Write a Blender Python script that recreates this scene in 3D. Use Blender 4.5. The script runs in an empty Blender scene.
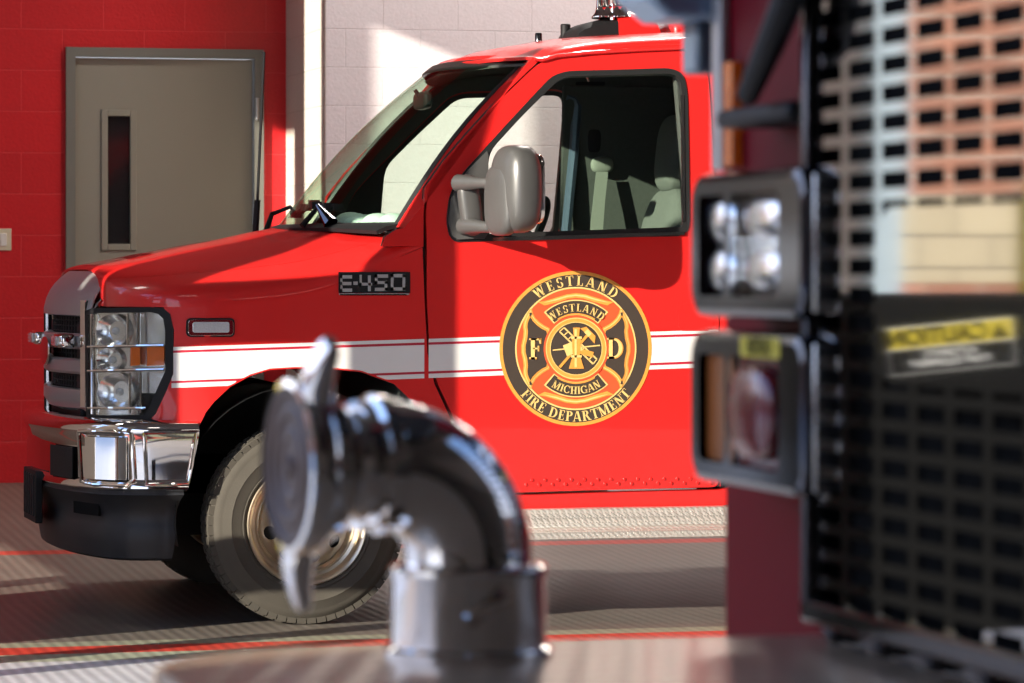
import bpy, bmesh, math, random
from mathutils import Vector, Matrix
from mathutils.geometry import delaunay_2d_cdt
random.seed(7)
PI = math.pi
scene = bpy.context.scene
COL = scene.collection

# ------------------------------------------------------------------ camera
F_PX, HOR = 3770.0, 271.0
YAW = math.radians(14)
Rv = Vector((math.cos(YAW), -math.sin(YAW), 0))
Fv = Vector((math.sin(YAW), math.cos(YAW), 0))
Uv = Vector((0, 0, 1))
CAM = Vector((-2.606, -13.68, 1.31))
cam_d = bpy.data.cameras.new('camera')
cam = bpy.data.objects.new('camera', cam_d)
COL.objects.link(cam)
cam.matrix_world = Matrix.Translation(CAM) @ Matrix((Rv, Uv, -Fv)).transposed().to_4x4()
cam_d.sensor_width = 36
cam_d.lens = 36 * F_PX / 1024
cam_d.shift_y = -(341.5 - HOR) / 1024
cam_d.clip_start = 0.1
cam_d.clip_end = 300
cam_d.dof.use_dof = True
cam_d.dof.focus_distance = 13.9
cam_d.dof.aperture_fstop = 7.6
scene.camera = cam

def ray(px, py):
    return Fv + (px - 512) / F_PX * Rv - (py - HOR) / F_PX * Uv
def WY(px, py, Y):
    d = ray(px, py); return CAM + d * ((Y - CAM.y) / d.y)
def WX(px, py, X):
    d = ray(px, py); return CAM + d * ((X - CAM.x) / d.x)
def WZ(px, py, Z):
    d = ray(px, py); return CAM + d * ((Z - CAM.z) / d.z)
def PX(p):
    v = Vector(p) - CAM; k = v.dot(Fv)
    return (512 + F_PX * v.dot(Rv) / k, HOR - F_PX * v.z / k)
def interp(x, pts):
    if x <= pts[0][0]: return pts[0][1]
    for (a, b), (c, d) in zip(pts, pts[1:]):
        if x <= c:
            t = (x - a) / (c - a); t2 = t
            return b + (d - b) * t2
    return pts[-1][1]

# ------------------------------------------------------------------ materials
def srgb(r, g, b):
    f = lambda c: (c / 255 / 12.92) if c / 255 <= .04045 else ((c / 255 + .055) / 1.055) ** 2.4
    return (f(r), f(g), f(b), 1)
MATS = {}
def mat(name, col, rough=.5, metal=0, coat=0, spec=.5, bump=None, noise=None, coat_rough=.03, emis=None):
    m = bpy.data.materials.new(name); m.use_nodes = True
    n = m.node_tree.nodes; l = m.node_tree.links; b = n['Principled BSDF']
    b.inputs['Base Color'].default_value = col
    b.inputs['Roughness'].default_value = rough
    b.inputs['Metallic'].default_value = metal
    b.inputs['Coat Weight'].default_value = coat
    b.inputs['Coat Roughness'].default_value = coat_rough
    b.inputs['Specular IOR Level'].default_value = spec
    tc = n.new('ShaderNodeTexCoord')
    if noise:      # (scale, amount) subtle procedural colour wear
        t = n.new('ShaderNodeTexNoise'); t.inputs['Scale'].default_value = noise[0]; t.inputs['Detail'].default_value = 4
        mx = n.new('ShaderNodeMixRGB'); mx.blend_type = 'MULTIPLY'; mx.inputs[1].default_value = col
        r = n.new('ShaderNodeMapRange'); r.inputs['To Min'].default_value = 1 - noise[1]; r.inputs['To Max'].default_value = 1 + noise[1] * .6
        l.new(tc.outputs['Object'], t.inputs['Vector']); l.new(t.outputs['Fac'], r.inputs['Value'])
        mx.inputs[0].default_value = 1; l.new(r.outputs[0], mx.inputs[2]); l.new(mx.outputs[0], b.inputs['Base Color'])
    if bump:       # (scale, strength, distance)
        t = n.new('ShaderNodeTexNoise'); t.inputs['Scale'].default_value = bump[0]; t.inputs['Detail'].default_value = 3
        bp = n.new('ShaderNodeBump'); bp.inputs['Strength'].default_value = bump[1]; bp.inputs['Distance'].default_value = bump[2]
        l.new(tc.outputs['Object'], t.inputs['Vector']); l.new(t.outputs['Fac'], bp.inputs['Height']); l.new(bp.outputs[0], b.inputs['Normal'])
    if emis:
        b.inputs['Emission Color'].default_value = emis[0]; b.inputs['Emission Strength'].default_value = emis[1]
    MATS[name] = m
    return m
def glassmat(name, tint, refl=.06, rough=.01, body=0):
    m = bpy.data.materials.new(name); m.use_nodes = True
    n = m.node_tree.nodes; l = m.node_tree.links
    n.remove(n['Principled BSDF']); out = n['Material Output']
    tr = n.new('ShaderNodeBsdfTransparent'); tr.inputs[0].default_value = tint
    gl = n.new('ShaderNodeBsdfGlossy'); gl.inputs['Roughness'].default_value = rough
    # Schlick reflectance from the angle between surface and view ray, same on both faces
    ge = n.new('ShaderNodeNewGeometry'); dt = n.new('ShaderNodeVectorMath'); dt.operation = 'DOT_PRODUCT'
    l.new(ge.outputs['Normal'], dt.inputs[0]); l.new(ge.outputs['Incoming'], dt.inputs[1])
    ab = n.new('ShaderNodeMath'); ab.operation = 'ABSOLUTE'; l.new(dt.outputs['Value'], ab.inputs[0])
    om = n.new('ShaderNodeMath'); om.operation = 'SUBTRACT'; om.inputs[0].default_value = 1; l.new(ab.outputs[0], om.inputs[1])
    pw = n.new('ShaderNodeMath'); pw.operation = 'POWER'; pw.inputs[1].default_value = 5; l.new(om.outputs[0], pw.inputs[0])
    fr = n.new('ShaderNodeMath'); fr.operation = 'MULTIPLY_ADD'; fr.inputs[1].default_value = .6; fr.inputs[2].default_value = .035; l.new(pw.outputs[0], fr.inputs[0])
    mx = n.new('ShaderNodeMixShader'); l.new(fr.outputs[0], mx.inputs[0]); l.new(tr.outputs[0], mx.inputs[1]); l.new(gl.outputs[0], mx.inputs[2])
    l.new(mx.outputs[0], out.inputs[0])
    MATS[name] = m
    return m

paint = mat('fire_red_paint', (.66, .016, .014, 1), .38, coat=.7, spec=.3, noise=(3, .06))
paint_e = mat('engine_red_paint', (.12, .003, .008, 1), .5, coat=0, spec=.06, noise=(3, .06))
chrome = mat('polished_chrome', (.84, .80, .76, 1), .05, 1, noise=(6, .04))
chrome_d = mat('brushed_chrome', (.55, .54, .52, 1), .22, 1, noise=(20, .1))
chrome_black = mat('smoked_chrome', (.10, .10, .11, 1), .12, 1, noise=(8, .1))
blackp = mat('black_plastic', (.010, .010, .011, 1), .55, spec=.25, noise=(30, .2))
blackt = mat('textured_black_plastic', (.016, .017, .020, 1), .5, bump=(500, .4, .001), noise=(40, .15))
darkin = mat('dark_interior_trim', (.062, .066, .057, 1), .85, noise=(60, .25), bump=(300, .4, .002))
seatm = mat('grey_seat_fabric', (.13, .135, .12, 1), .95, noise=(80, .2), bump=(400, .5, .002))
beltm = mat('grey_belt_webbing', (.22, .23, .19, 1), .8, noise=(90, .1))
rubber = mat('tyre_rubber', (.062, .053, .040, 1), .85, noise=(14, .22), bump=(160, .3, .002))
rimm = mat('wheel_steel', (.62, .52, .38, 1), .3, .8, noise=(10, .15))
sealm = mat('window_seal_rubber', (.016, .016, .016, 1), .4, noise=(30, .2))
white = mat('white_reflective_vinyl', (.72, .71, .68, 1), .4, noise=(15, .04))
silverp = mat('silver_painted_plastic', (.42, .42, .42, 1), .32, .6, noise=(10, .05))
lampc = mat('lamp_reflector_chrome', (.88, .88, .88, 1), .18, .92, noise=(30, .1))
gold = mat('gold_vinyl', srgb(222, 152, 66), .4, noise=(60, .22))
goldl = mat('pale_gold_vinyl', srgb(228, 192, 118), .4, noise=(60, .1))
emdark = mat('charcoal_vinyl', srgb(62, 52, 44), .5, noise=(30, .1))
emor = mat('orange_vinyl', srgb(238, 84, 44), .45, noise=(20, .1))
pinred = mat('crimson_pinstripe_vinyl', (.42, .008, .03, 1), .4, noise=(20, .1))
amber = mat('amber_lens', (.85, .17, .01, 1), .2, coat=1, noise=(60, .2))
amber_d = mat('dim_amber_lens', (.30, .09, .02, 1), .3, coat=.3, noise=(60, .2))
redlens = mat('red_lens', (.14, .002, .006, 1), .25, coat=.35, noise=(30, .2))
ledw = mat('white_led_lens', (.55, .56, .56, 1), .25, coat=1, noise=(200, .3))
mirr = mat('mirror_housing_plastic', (.10, .097, .093, 1), .36, .3, noise=(5, .25))
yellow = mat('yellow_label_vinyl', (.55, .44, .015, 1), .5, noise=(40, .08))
labw = mat('label_white', (.6, .6, .58, 1), .5, noise=(40, .08))
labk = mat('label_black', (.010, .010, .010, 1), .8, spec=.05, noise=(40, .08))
steel_gr = mat('grey_door_paint', srgb(142, 139, 126), .42, noise=(3, .05), bump=(220, .15, .001))
frame_gr = mat('grey_frame_paint', srgb(116, 116, 108), .45, noise=(4, .05))
galv = mat('galvanised_steel', (.5, .5, .48, 1), .4, .8, noise=(30, .15))
creampl = mat('cream_switch_plastic', srgb(214, 204, 176), .4, noise=(20, .03))
bluegr = mat('blue_grey_housing', srgb(74, 88, 104), .35, .2, noise=(5, .1))
bluelt = mat('pale_blue_aluminium', srgb(125, 145, 170), .35, .5, noise=(5, .1))
glass_w = glassmat('green_tinted_windshield', (.72, .88, .77, 1))
glass_s = glassmat('side_window_glass', (.95, .97, .955, 1))
glass_c = glassmat('clear_lens', (.93, .94, .93, 1))
darkglass = mat('dark_wired_glass', (.012, .012, .014, 1), .08, spec=.6, noise=(4, .2))

# ------------------------------------------------------------------ objects
WL = {}
def _tag(o, label=None, cat=None, group=None, kind=None):
    if label: o['label'] = label
    if cat: o['category'] = cat
    if group: o['group'] = group
    if kind: o['kind'] = kind
    return o
def empty(name, loc, label=None, cat=None, group=None, kind=None, parent=None):
    o = bpy.data.objects.new(name, None); COL.objects.link(o)
    o.location = loc; o.empty_display_size = .1; WL[o.name] = Vector(loc)
    if parent:
        o.parent = parent; o.matrix_parent_inverse = Matrix.Translation(-WL[parent.name])
    return _tag(o, label, cat, group, kind)
def solidify(bm, t, soff):
    bm.normal_update(); vs = list(bm.verts); fs = list(bm.faces)
    nr = {v: v.normal.copy() for v in vs}
    o0 = t * (soff + 1) / 2; o1 = t * (soff - 1) / 2
    nv = {v: bm.verts.new(v.co + nr[v] * o1) for v in vs}
    be = [e for e in bm.edges if len(e.link_faces) == 1]
    for f in fs:
        g = bm.faces.new([nv[v] for v in reversed(f.verts)]); g.material_index = f.material_index
    for e in be:
        f = e.link_faces[0]; mi = f.material_index
        l = [l for l in f.loops if l.edge == e][0]; a, b = l.vert, l.link_loop_next.vert
        try: g = bm.faces.new((b, a, nv[a], nv[b])); g.material_index = mi
        except ValueError: pass
    if o0:
        for v in vs: v.co += nr[v] * o0
def obj(name, bm, mats, parent=None, smooth=True, label=None, cat=None, group=None, kind=None, solid=0, bevel=0, soff=-1, sub=0, angle=35):
    if not isinstance(mats, (list, tuple)): mats = [mats]
    me = bpy.data.meshes.new(name)
    bmesh.ops.recalc_face_normals(bm, faces=bm.faces) if bm.faces and not solid else None
    cs = [v.co for v in bm.verts]
    lo = Vector((min(c.x for c in cs), min(c.y for c in cs), min(c.z for c in cs)))
    hi = Vector((max(c.x for c in cs), max(c.y for c in cs), max(c.z for c in cs)))
    c = (lo + hi) / 2
    if parent is None: c.z = lo.z
    for v in bm.verts: v.co -= c
    if solid: solidify(bm, solid, soff)
    bm.to_mesh(me); bm.free()
    for m in mats: me.materials.append(m)
    if smooth:
        me.polygons.foreach_set('use_smooth', [True] * len(me.polygons))
        try: me.set_sharp_from_angle(angle=math.radians(angle))
        except Exception: pass
    o = bpy.data.objects.new(name, me); COL.objects.link(o)
    o.location = c; WL[o.name] = c.copy()
    if parent:
        o.parent = parent; o.matrix_parent_inverse = Matrix.Translation(-WL[parent.name])
    if bevel:
        b = o.modifiers.new('bevel', 'BEVEL'); b.width = bevel; b.segments = 2; b.limit_method = 'ANGLE'; b.angle_limit = math.radians(40)
    if sub:
        b = o.modifiers.new('sub', 'SUBSURF'); b.levels = sub; b.render_levels = sub
    return _tag(o, label, cat, group, kind)

def BM(): return bmesh.new()
def face(bm, pts, mi=0):
    try:
        f = bm.faces.new([bm.verts.new(p) for p in pts]); f.material_index = mi; return f
    except ValueError: return None
def box(bm, a, b, mi=0, M=None):
    x0, y0, z0 = a; x1, y1, z1 = b
    v = [Vector(p) for p in ((x0,y0,z0),(x1,y0,z0),(x1,y1,z0),(x0,y1,z0),(x0,y0,z1),(x1,y0,z1),(x1,y1,z1),(x0,y1,z1))]
    if M: v = [M @ p for p in v]
    v = [bm.verts.new(p) for p in v]
    for q in ((0,3,2,1),(4,5,6,7),(0,1,5,4),(1,2,6,5),(2,3,7,6),(3,0,4,7)):
        f = bm.faces.new([v[i] for i in q]); f.material_index = mi
    return v
def prism(bm, pts, off, mi=0):
    """closed outline of 3D points extruded by vector off"""
    off = Vector(off); n = len(pts)
    a = [bm.verts.new(p) for p in pts]; b = [bm.verts.new(Vector(p) + off) for p in pts]
    fs = [bm.faces.new(a[::-1]), bm.faces.new(b)]
    for i in range(n): fs.append(bm.faces.new((a[i], a[(i+1) % n], b[(i+1) % n], b[i])))
    for f in fs: f.material_index = mi
def loft(bm, rows, closed_u=False, closed_v=False, mi=0, cap=False):
    V = [[bm.verts.new(p) for p in r] for r in rows]
    n, m = len(V), len(V[0])
    for i in range(n if closed_v else n - 1):
        for j in range(m if closed_u else m - 1):
            f = bm.faces.new((V[i][j], V[i][(j+1) % m], V[(i+1) % n][(j+1) % m], V[(i+1) % n][j])); f.material_index = mi
    if cap:
        for r in (V[0][::-1], V[-1]):
            f = bm.faces.new(r); f.material_index = mi
    return V
def frame_of(d):
    d = Vector(d).normalized()
    u = d.orthogonal().normalized() if abs(d.z) > .9 else Vector((0, 0, 1)).cross(d).normalized()
    return u, d.cross(u).normalized(), d
def tube(bm, path, r, seg=12, mi=0, cap=True):
    path = [Vector(p) for p in path]; rows = []
    rr = r if isinstance(r, (list, tuple)) else [r] * len(path)
    u = None
    for i, p in enumerate(path):
        d = (path[min(i+1, len(path)-1)] - path[max(i-1, 0)]).normalized()
        if u is None: u, _, _ = frame_of(d)
        u = (u - d * u.dot(d)).normalized(); w = d.cross(u)
        rows.append([p + rr[i] * (math.cos(2*PI*k/seg) * u + math.sin(2*PI*k/seg) * w) for k in range(seg)])
    loft(bm, rows, closed_u=True, cap=cap, mi=mi)
def lathe(bm, prof, c, axis, seg=48, mi=0, close=False):
    """prof = [(r, h)]"""
    u, w, d = frame_of(axis); c = Vector(c)
    rows = [[c + d * h + r * (math.cos(2*PI*k/seg) * u + math.sin(2*PI*k/seg) * w) for k in range(seg)] for r, h in prof]
    loft(bm, rows, closed_u=True, closed_v=close, mi=mi)
def superell(bm, c, s, n=4, seg=32, rings=18, mi=0, M=None):
    c = Vector(c)
    sp = lambda v, e: math.copysign(abs(v) ** e, v)
    e = 2 / n; rows = []
    for i in range(rings + 1):
        ph = -PI/2 + PI * i / rings; row = []
        for k in range(seg):
            th = 2*PI*k/seg
            p = Vector((s[0] * sp(math.cos(ph), e) * sp(math.cos(th), e), s[1] * sp(math.cos(ph), e) * sp(math.sin(th), e), s[2] * sp(math.sin(ph), e)))
            if M: p = M @ p
            row.append(c + p)
        rows.append(row)
    loft(bm, rows, closed_u=True, mi=mi)
    bmesh.ops.remove_doubles(bm, verts=bm.verts, dist=1e-6)
def resample(poly, step):
    out = []
    n = len(poly)
    for i in range(n):
        a = Vector(poly[i]); b = Vector(poly[(i+1) % n]); k = max(1, int(math.ceil((b-a).length / step)))
        for j in range(k): out.append(a.lerp(b, j / k))
    return out
def smoothpoly(poly, it=1):
    for _ in range(it):
        out = []
        n = len(poly)
        for i in range(n):
            a = Vector(poly[i]); b = Vector(poly[(i+1) % n])
            out += [a.lerp(b, .25), a.lerp(b, .75)]
        poly = out
    return poly
def roundpoly(poly, r, n=4):
    out = []; N = len(poly)
    for i in range(N):
        a, b, c = Vector(poly[i-1]), Vector(poly[i]), Vector(poly[(i+1) % N])
        u = a - b; v = c - b; k = min(r, u.length*.45, v.length*.45)
        p = b + u.normalized()*k; q = b + v.normalized()*k
        for j in range(n+1):
            t = j/n; out.append(tuple(p*(1-t)**2 + b*2*t*(1-t) + q*t*t))
    return out
def inpoly(p, poly):
    c = False; n = len(poly); x, y = p[0], p[1]
    for i in range(n):
        a = poly[i]; b = poly[i-1]
        if (a[1] > y) != (b[1] > y) and x < (b[0]-a[0]) * (y-a[1]) / (b[1]-a[1]) + a[0]: c = not c
    return c
def tri2d(outer, holes=(), step=.04):
    """triangulated 2D region -> (verts, tris)"""
    loops = [resample(outer, step)] + [resample(h, step) for h in holes]
    vs = []; es = []
    for L in loops:
        b = len(vs); vs += [Vector((p[0], p[1])) for p in L]
        es += [(b + i, b + (i+1) % len(L)) for i in range(len(L))]
    xs = [v.x for v in vs]; ys = [v.y for v in vs]
    bd = list(vs)
    nx = int((max(xs)-min(xs))/step)+1; ny = int((max(ys)-min(ys))/step)+1
    for i in range(nx+1):
        for j in range(ny+1):
            p = Vector((min(xs) + (i + .5*(j % 2)) * step, min(ys) + j * step * .9))
            if inpoly(p, loops[0]) and not any(inpoly(p, h) for h in loops[1:]) and min((p-q).length_squared for q in bd) > (step*.45)**2:
                vs.append(p)
    r = delaunay_2d_cdt(vs, es, [], 0, 1e-6)
    V, T = r[0], r[2]
    out = []
    for t in T:
        c = (V[t[0]] + V[t[1]] + V[t[2]]) / 3
        if inpoly(c, loops[0]) and not any(inpoly(c, h) for h in loops[1:]): out.append(t)
    return V, out
def area_mesh(bm, outer, holes, fn, step=.04, mi=0):
    V, T = tri2d(outer, holes, step)
    used = {}
    for t in T:
        vv = []
        for i in t:
            if i not in used: used[i] = bm.verts.new(fn(V[i].x, V[i].y))
            vv.append(used[i])
        try:
            f = bm.faces.new(vv); f.material_index = mi
        except ValueError: pass

# ------------------------------------------------------------------ lettering: serif strokes
def glyph(ch):
    """list of polygons in a box of cap height 1; returns polys, advance"""
    T, t = .20, .085
    R = lambda x0, y0, x1, y1: [(x0, y0), (x1, y0), (x1, y1), (x0, y1)]
    def stem(x, w=T, top=True, bot=True, y0=0, y1=1):
        o = [R(x, y0, x + w, y1)]
        if bot: o.append(R(x - .09, y0, x + w + .09, y0 + .06))
        if top: o.append(R(x - .09, y1 - .06, x + w + .09, y1))
        return o
    def diag(x0, y0, x1, y1, w): return [[(x0, y0), (x0 + w, y0), (x1 + w, y1), (x1, y1)]]
    def ser(x, y): return [R(x - .1, y, x + .16, y + .06)]
    def arc(cx, cy, rx, ry, a0, a1, tk=T, th=t, n=14):
        o = []
        for i in range(n):
            q = []
            for k in (i, i + 1):
                a = math.radians(a0 + (a1 - a0) * k / n); w = th + (tk - th) * abs(math.cos(a)) ** 1.5
                q.append(((cx + rx * math.cos(a), cy + ry * math.sin(a)), (cx + (rx - w) * math.cos(a), cy + (ry - w * .9) * math.sin(a))))
            o.append([q[0][0], q[1][0], q[1][1], q[0][1]])
        return o
    g = {
     'I': (stem(.1), .42),
     'L': (stem(.1) + [R(.1, 0, .6, .07), [(.52, 0), (.62, 0), (.62, .28), (.58, .28)]], .70),
     'E': (stem(.1) + [R(.1, 0, .6, .07), R(.1, .93, .58, 1), R(.2, .47, .48, .54), [(.52, 0), (.62, 0), (.62, .26), (.58, .26)], [(.55, .76), (.6, .76), (.6, 1), (.5, 1)], R(.45, .37, .5, .64)], .72),
     'F': (stem(.1) + [R(.1, .93, .58, 1), R(.2, .47, .48, .54), [(.55, .74), (.6, .74), (.6, 1), (.5, 1)], R(.45, .37, .5, .64)], .66),
     'T': (stem(.28, top=False) + [R(.0, .93, .76, 1), R(0, .74, .05, 1), R(.71, .74, .76, 1)], .78),
     'H': (stem(.1) + stem(.58) + [R(.2, .47, .6, .54)], .90),
     'N': (stem(.1, t) + stem(.66, t) + diag(.06, 1, .54, 0, .22), .86),
     'M': (stem(.1, t) + stem(.80, T) + diag(.06, 1, .40, 0, .2) + diag(.80, 1, .44, 0, .08), 1.12),
     'W': (diag(.0, 1, .26, 0, .2) + diag(.46, 1, .30, 0, .07) + diag(.44, 1, .70, 0, .2) + diag(.94, 1, .74, 0, .07) + ser(.06, .94) + ser(.50, .94) + ser(.94, .94), 1.04),
     'A': (diag(.30, 1, .0, 0, .08) + diag(.32, 1, .58, 0, .2) + [R(.14, .28, .6, .35)] + ser(.02, 0) + ser(.66, 0), .84),
     'D': (stem(.1) + arc(.34, .5, .48, .5, -90, 90) + [R(.1, 0, .36, .07), R(.1, .93, .36, 1)], .90),
     'P': (stem(.1) + arc(.34, .74, .34, .26, -90, 90, T, .07) + [R(.1, .93, .36, 1), R(.2, .48, .36, .55)], .74),
     'R': (stem(.1) + arc(.34, .75, .32, .25, -90, 90, T, .07) + [R(.1, .93, .36, 1), R(.2, .5, .36, .57)] + diag(.34, .52, .62, 0, .2) + [R(.6, 0, .9, .06)], .88),
     'C': (arc(.48, .5, .46, .5, 40, 320) + [R(.76, .68, .82, .98), R(.76, .06, .80, .3)], .90),
     'G': (arc(.48, .5, .46, .5, 40, 320) + [R(.76, .68, .82, .98), R(.66, .02, .84, .44), R(.56, .40, .92, .46)], .96),
     'S': (arc(.34, .73, .28, .27, 20, 250, .16) + arc(.34, .28, .29, .28, 200, 430, .16) + [R(.56, .70, .61, .97), R(.06, .03, .11, .32)], .66),
    }
    return g.get(ch, ([], .4))
def lettering(text, size, arc_r=None, centre_deg=90, spacing=1.0, flip=False):
    """polygons of a word in 2D (unit of size); on an arc when arc_r is given"""
    tot = sum(glyph(c)[1] * spacing for c in text) * size
    out = []; x = -tot / 2
    for c in text:
        polys, adv = glyph(c)
        w = adv * spacing * size
        for p in polys:
            q = []
            for (gx, gy) in p:
                X = x + (gx + adv * (spacing - 1) / 2) * size; Y = gy * size
                if arc_r:
                    xc = x + w / 2
                    if not flip:
                        a = math.radians(centre_deg) - xc / arc_r; dx = X - xc
                        q.append((arc_r * math.cos(a) + dx * math.sin(a) + Y * math.cos(a), arc_r * math.sin(a) - dx * math.cos(a) + Y * math.sin(a)))
                    else:
                        a = math.radians(centre_deg) + xc / arc_r; dx = X - xc
                        rr = arc_r - Y
                        q.append((rr * math.cos(a) - dx * math.sin(a), rr * math.sin(a) + dx * math.cos(a)))
                else: q.append((X, Y))
            out.append(q)
        x += w
    return out
def textmesh(s, size=1.0, bold=0.0):
    """triangles of sans lettering from Blender's built-in font: list of 2D tris, centred"""
    c = bpy.data.curves.new('t', 'FONT'); c.body = s; c.size = size; c.align_x = 'CENTER'; c.align_y = 'CENTER'; c.offset = bold
    o = bpy.data.objects.new('t', c); COL.objects.link(o)
    dg = bpy.context.evaluated_depsgraph_get(); ev = o.evaluated_get(dg)
    me = bpy.data.meshes.new_from_object(ev)
    tris = [[(me.vertices[i].co.x, me.vertices[i].co.y) for i in p.vertices] for p in me.polygons]
    bpy.data.objects.remove(o); bpy.data.curves.remove(c); bpy.data.meshes.remove(me)
    return tris
# =========================================================== AMBULANCE (front toward -X, near side on y = 0)
YC = 1.0
PLAN = [(-.90,.9),(-.80,.62),(-.745,.36),(-.70,.235),(-.62,.125),(-.50,.045),(-.35,.01),(-.1,0),(9,0)]
def S(x, z):
    y = interp(x, PLAN)
    if z > 1.42: y += .19 * (z - 1.42)
    if z < .80: y += .10 * (.80 - z) ** 2 * 2
    y += .012 * math.exp(-((z - 1.315) / .012) ** 2) * 0
    return y
def US(px, py, off=0):
    Y = 0
    for _ in range(25):
        p = WY(px, py, Y); Y = Y * .5 + .5 * (S(p.x, p.z) - off)
    return (p.x, p.z)
def UP(pts, off=0): return [US(a, b, off) for a, b in pts]
def orient(bm, ref):
    ref = Vector(ref)
    bm.normal_update()
    for f in bm.faces:
        if f.normal.dot(ref) < 0: f.normal_flip()
def panel_bm(bm, outer, holes=(), off=0, step=.045, mi=0, far=False):
    fn = (lambda x, z: (x, 2*YC - S(x, z) + off, z)) if far else (lambda x, z: (x, S(x, z) - off, z))
    area_mesh(bm, outer, holes, fn, step, mi)
def panel(name, outer, holes, mats, parent, off=0, thick=.02, step=.045, far=False, **k):
    bm = BM(); panel_bm(bm, outer, holes, off, step, 0, far)
    orient(bm, (0, 1 if far else -1, 0))
    return obj(name, bm, mats, parent, solid=thick, **k)

amb = empty('ambulance', (.5, 1.0, 0), 'red box ambulance van with a white stripe, standing side-on in the middle of the bay', 'ambulance')

# ---------------------------------------------------------------- hood and front fenders
ST = [(-.69,.38,1.178,-.69,1.312,3.6),(-.675,.255,1.178,-.66,1.325,3.3),(-.615,.135,1.178,-.62,1.335,3.0),(-.50,.045,1.178,-.54,1.350,2.8),
      (-.35,.010,1.18,-.43,1.372,2.6),(-.15,.002,1.19,-.29,1.398,2.5),(.05,0,1.22,-.15,1.42,2.5),(.25,0,1.30,-.03,1.445,2.6),(.37,0,1.36,.04,1.458,2.8),(.465,0,1.40,.09,1.468,3.2)]
def st_at(t):
    k = min(int(t), len(ST) - 2); f = t - k
    def cr(j):
        p = [ST[max(0, min(len(ST)-1, k + d))][j] for d in (-1, 0, 1, 2)]
        return .5 * ((2*p[1]) + (-p[0]+p[2])*f + (2*p[0]-5*p[1]+4*p[2]-p[3])*f*f + (-p[0]+3*p[1]-3*p[2]+p[3])*f**3)
    return [cr(j) for j in range(6)]
def hoodpt(t, u, far=False, off=0):
    gx, gy, zs, cx, zt, n = st_at(t)
    th = u * PI / 2; e = 2 / n
    A = 1 - max(0, math.cos(th)) ** e; B = math.sin(th) ** e
    p = Vector((gx + (cx - gx) * A, gy + (YC - gy) * A, zs + (zt - zs) * B))
    # raised centre dome of the hood
    d = max(0, min(1, (p.y - .30) / .12)); d = d * d * (3 - 2 * d)
    p.z += .014 * d * min(1, .3 + t / 9)
    p.z += off
    if far: p.y = 2 * YC - p.y
    return p
def tgrid(bm, ts, us, far=False, off=0):
    loft(bm, [[hoodpt(t, u, far, off) for u in us] for t in ts])
fr = lambda a, b, n: [a + (b - a) * i / n for i in range(n + 1)]
UE = [0, .0004, .002, .006, .015, .03, .055, .09, .13, .18, .23, .28, .33, .38]   # dense near the side
arch = [(200,424),(206,412),(214,402),(230,387),(250,376),(270,370),(296,368.5),(330,369),(361,372),(394,384),(413,402),(424,430),(430,470),(432,500)]
fend_side = UP([(503,497),(434,502)]) + UP(arch[::-1][1:]) + UP([(197,431),(152,419),(150,414)]) + UP([(158,408),(173,374),(174,330),(170,316),(164,311)])
fend_side = [p for p in fend_side] + [(-.50, 1.178), (-.35, 1.18), (-.15, 1.19), (.05, 1.22), (.25, 1.30), (.37, 1.36), (.462, 1.397)] + UP([(424.5,300),(427.5,353),(434.5,384),(447.5,412),(459.5,438),(475.5,464),(491.5,488)])
for far in (False, True):
    bm = BM(); panel_bm(bm, fend_side, (), 0, .05, 0, far); orient(bm, (0, 1 if far else -1, 0))
    tgrid(bm, fr(0, 9, 54), UE, far)
    bmesh.ops.remove_doubles(bm, verts=bm.verts, dist=1e-5)
    for f in bm.faces:
        n = f.normal if f.normal.length else Vector((0, 0, 1))
    bm.normal_update()
    for f in bm.faces:
        r = Vector((-.15, 1 if far else -1, .9))
        if f.normal.dot(r) < 0: f.normal_flip()
    FEN = obj('front_fender', bm, paint, amb, solid=.008)
    if not far: fender = FEN
bm = BM()
tgrid(bm, fr(0, 9, 54), [.384, .40, .43, .47, .52, .58, .65, .72, .80, .88, .95, 1.0])
tgrid(bm, fr(0, 9, 54), [.384, .40, .43, .47, .52, .58, .65, .72, .80, .88, .95, 1.0], True)
bmesh.ops.remove_doubles(bm, verts=bm.verts, dist=1e-5); orient(bm, (0, 0, 1))
hood = obj('hood', bm, paint, amb, solid=.02)

# ---------------------------------------------------------------- door, A pillar, rear corner
door_out = [(426,216),(428,187),(446,161),(470,133),(500,100),(530,71),(541,62),(562,56),(640,50),(690,48),(702,55),(708,75),(711,110),(716,200),(718.5,300),(719,400),(719,487),
            (600,490),(505,493),(494,486),(478,462),(462,436),(450,410),(437,382),(430,352),(427,300)]
win_out = [(446,222),(448.5,198),(455,183),(465,170),(484,149),(515,115),(542,86),(552,76),(566,71),(620,69.5),(668,68),(679,71),(685,79),(687.5,94),(689,160),(689.5,223),(688,231),(681,236),(560,239),(455,242),(449,236)]
win_in = [(488,226),(488,153),(520,118),(549,89),(558,80.5),(568,76.5),(620,75),(668,73.5),(675,75),(680,81),(682,95),(683,160),(683.5,222),(681,227),(560,231),(488,234)]
D2 = roundpoly(UP(door_out), .03); H2 = roundpoly(UP(win_out), .05); W2 = roundpoly(UP(win_in), .05)
doors = []
wb = WY(399, 227, .13); wt = WY(530, 59, .25)
def wsp(s, t):
    """windshield surface: s 0..1 across, t 0..1 bottom to top"""
    y = (1-t) * (wb.y + (2*YC - 2*wb.y) * s) + t * (wt.y + (2*YC - 2*wt.y) * s)
    q = 1 - (2*s - 1) ** 2
    x = (1-t) * (wb.x - .29 * q) + t * (wt.x - .18 * q)
    z = (1-t) * wb.z + t * (wt.z + .015 * q) + .03 * math.sin(PI*t)
    return Vector((x - .02 * math.sin(PI*t), y, z))
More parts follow.
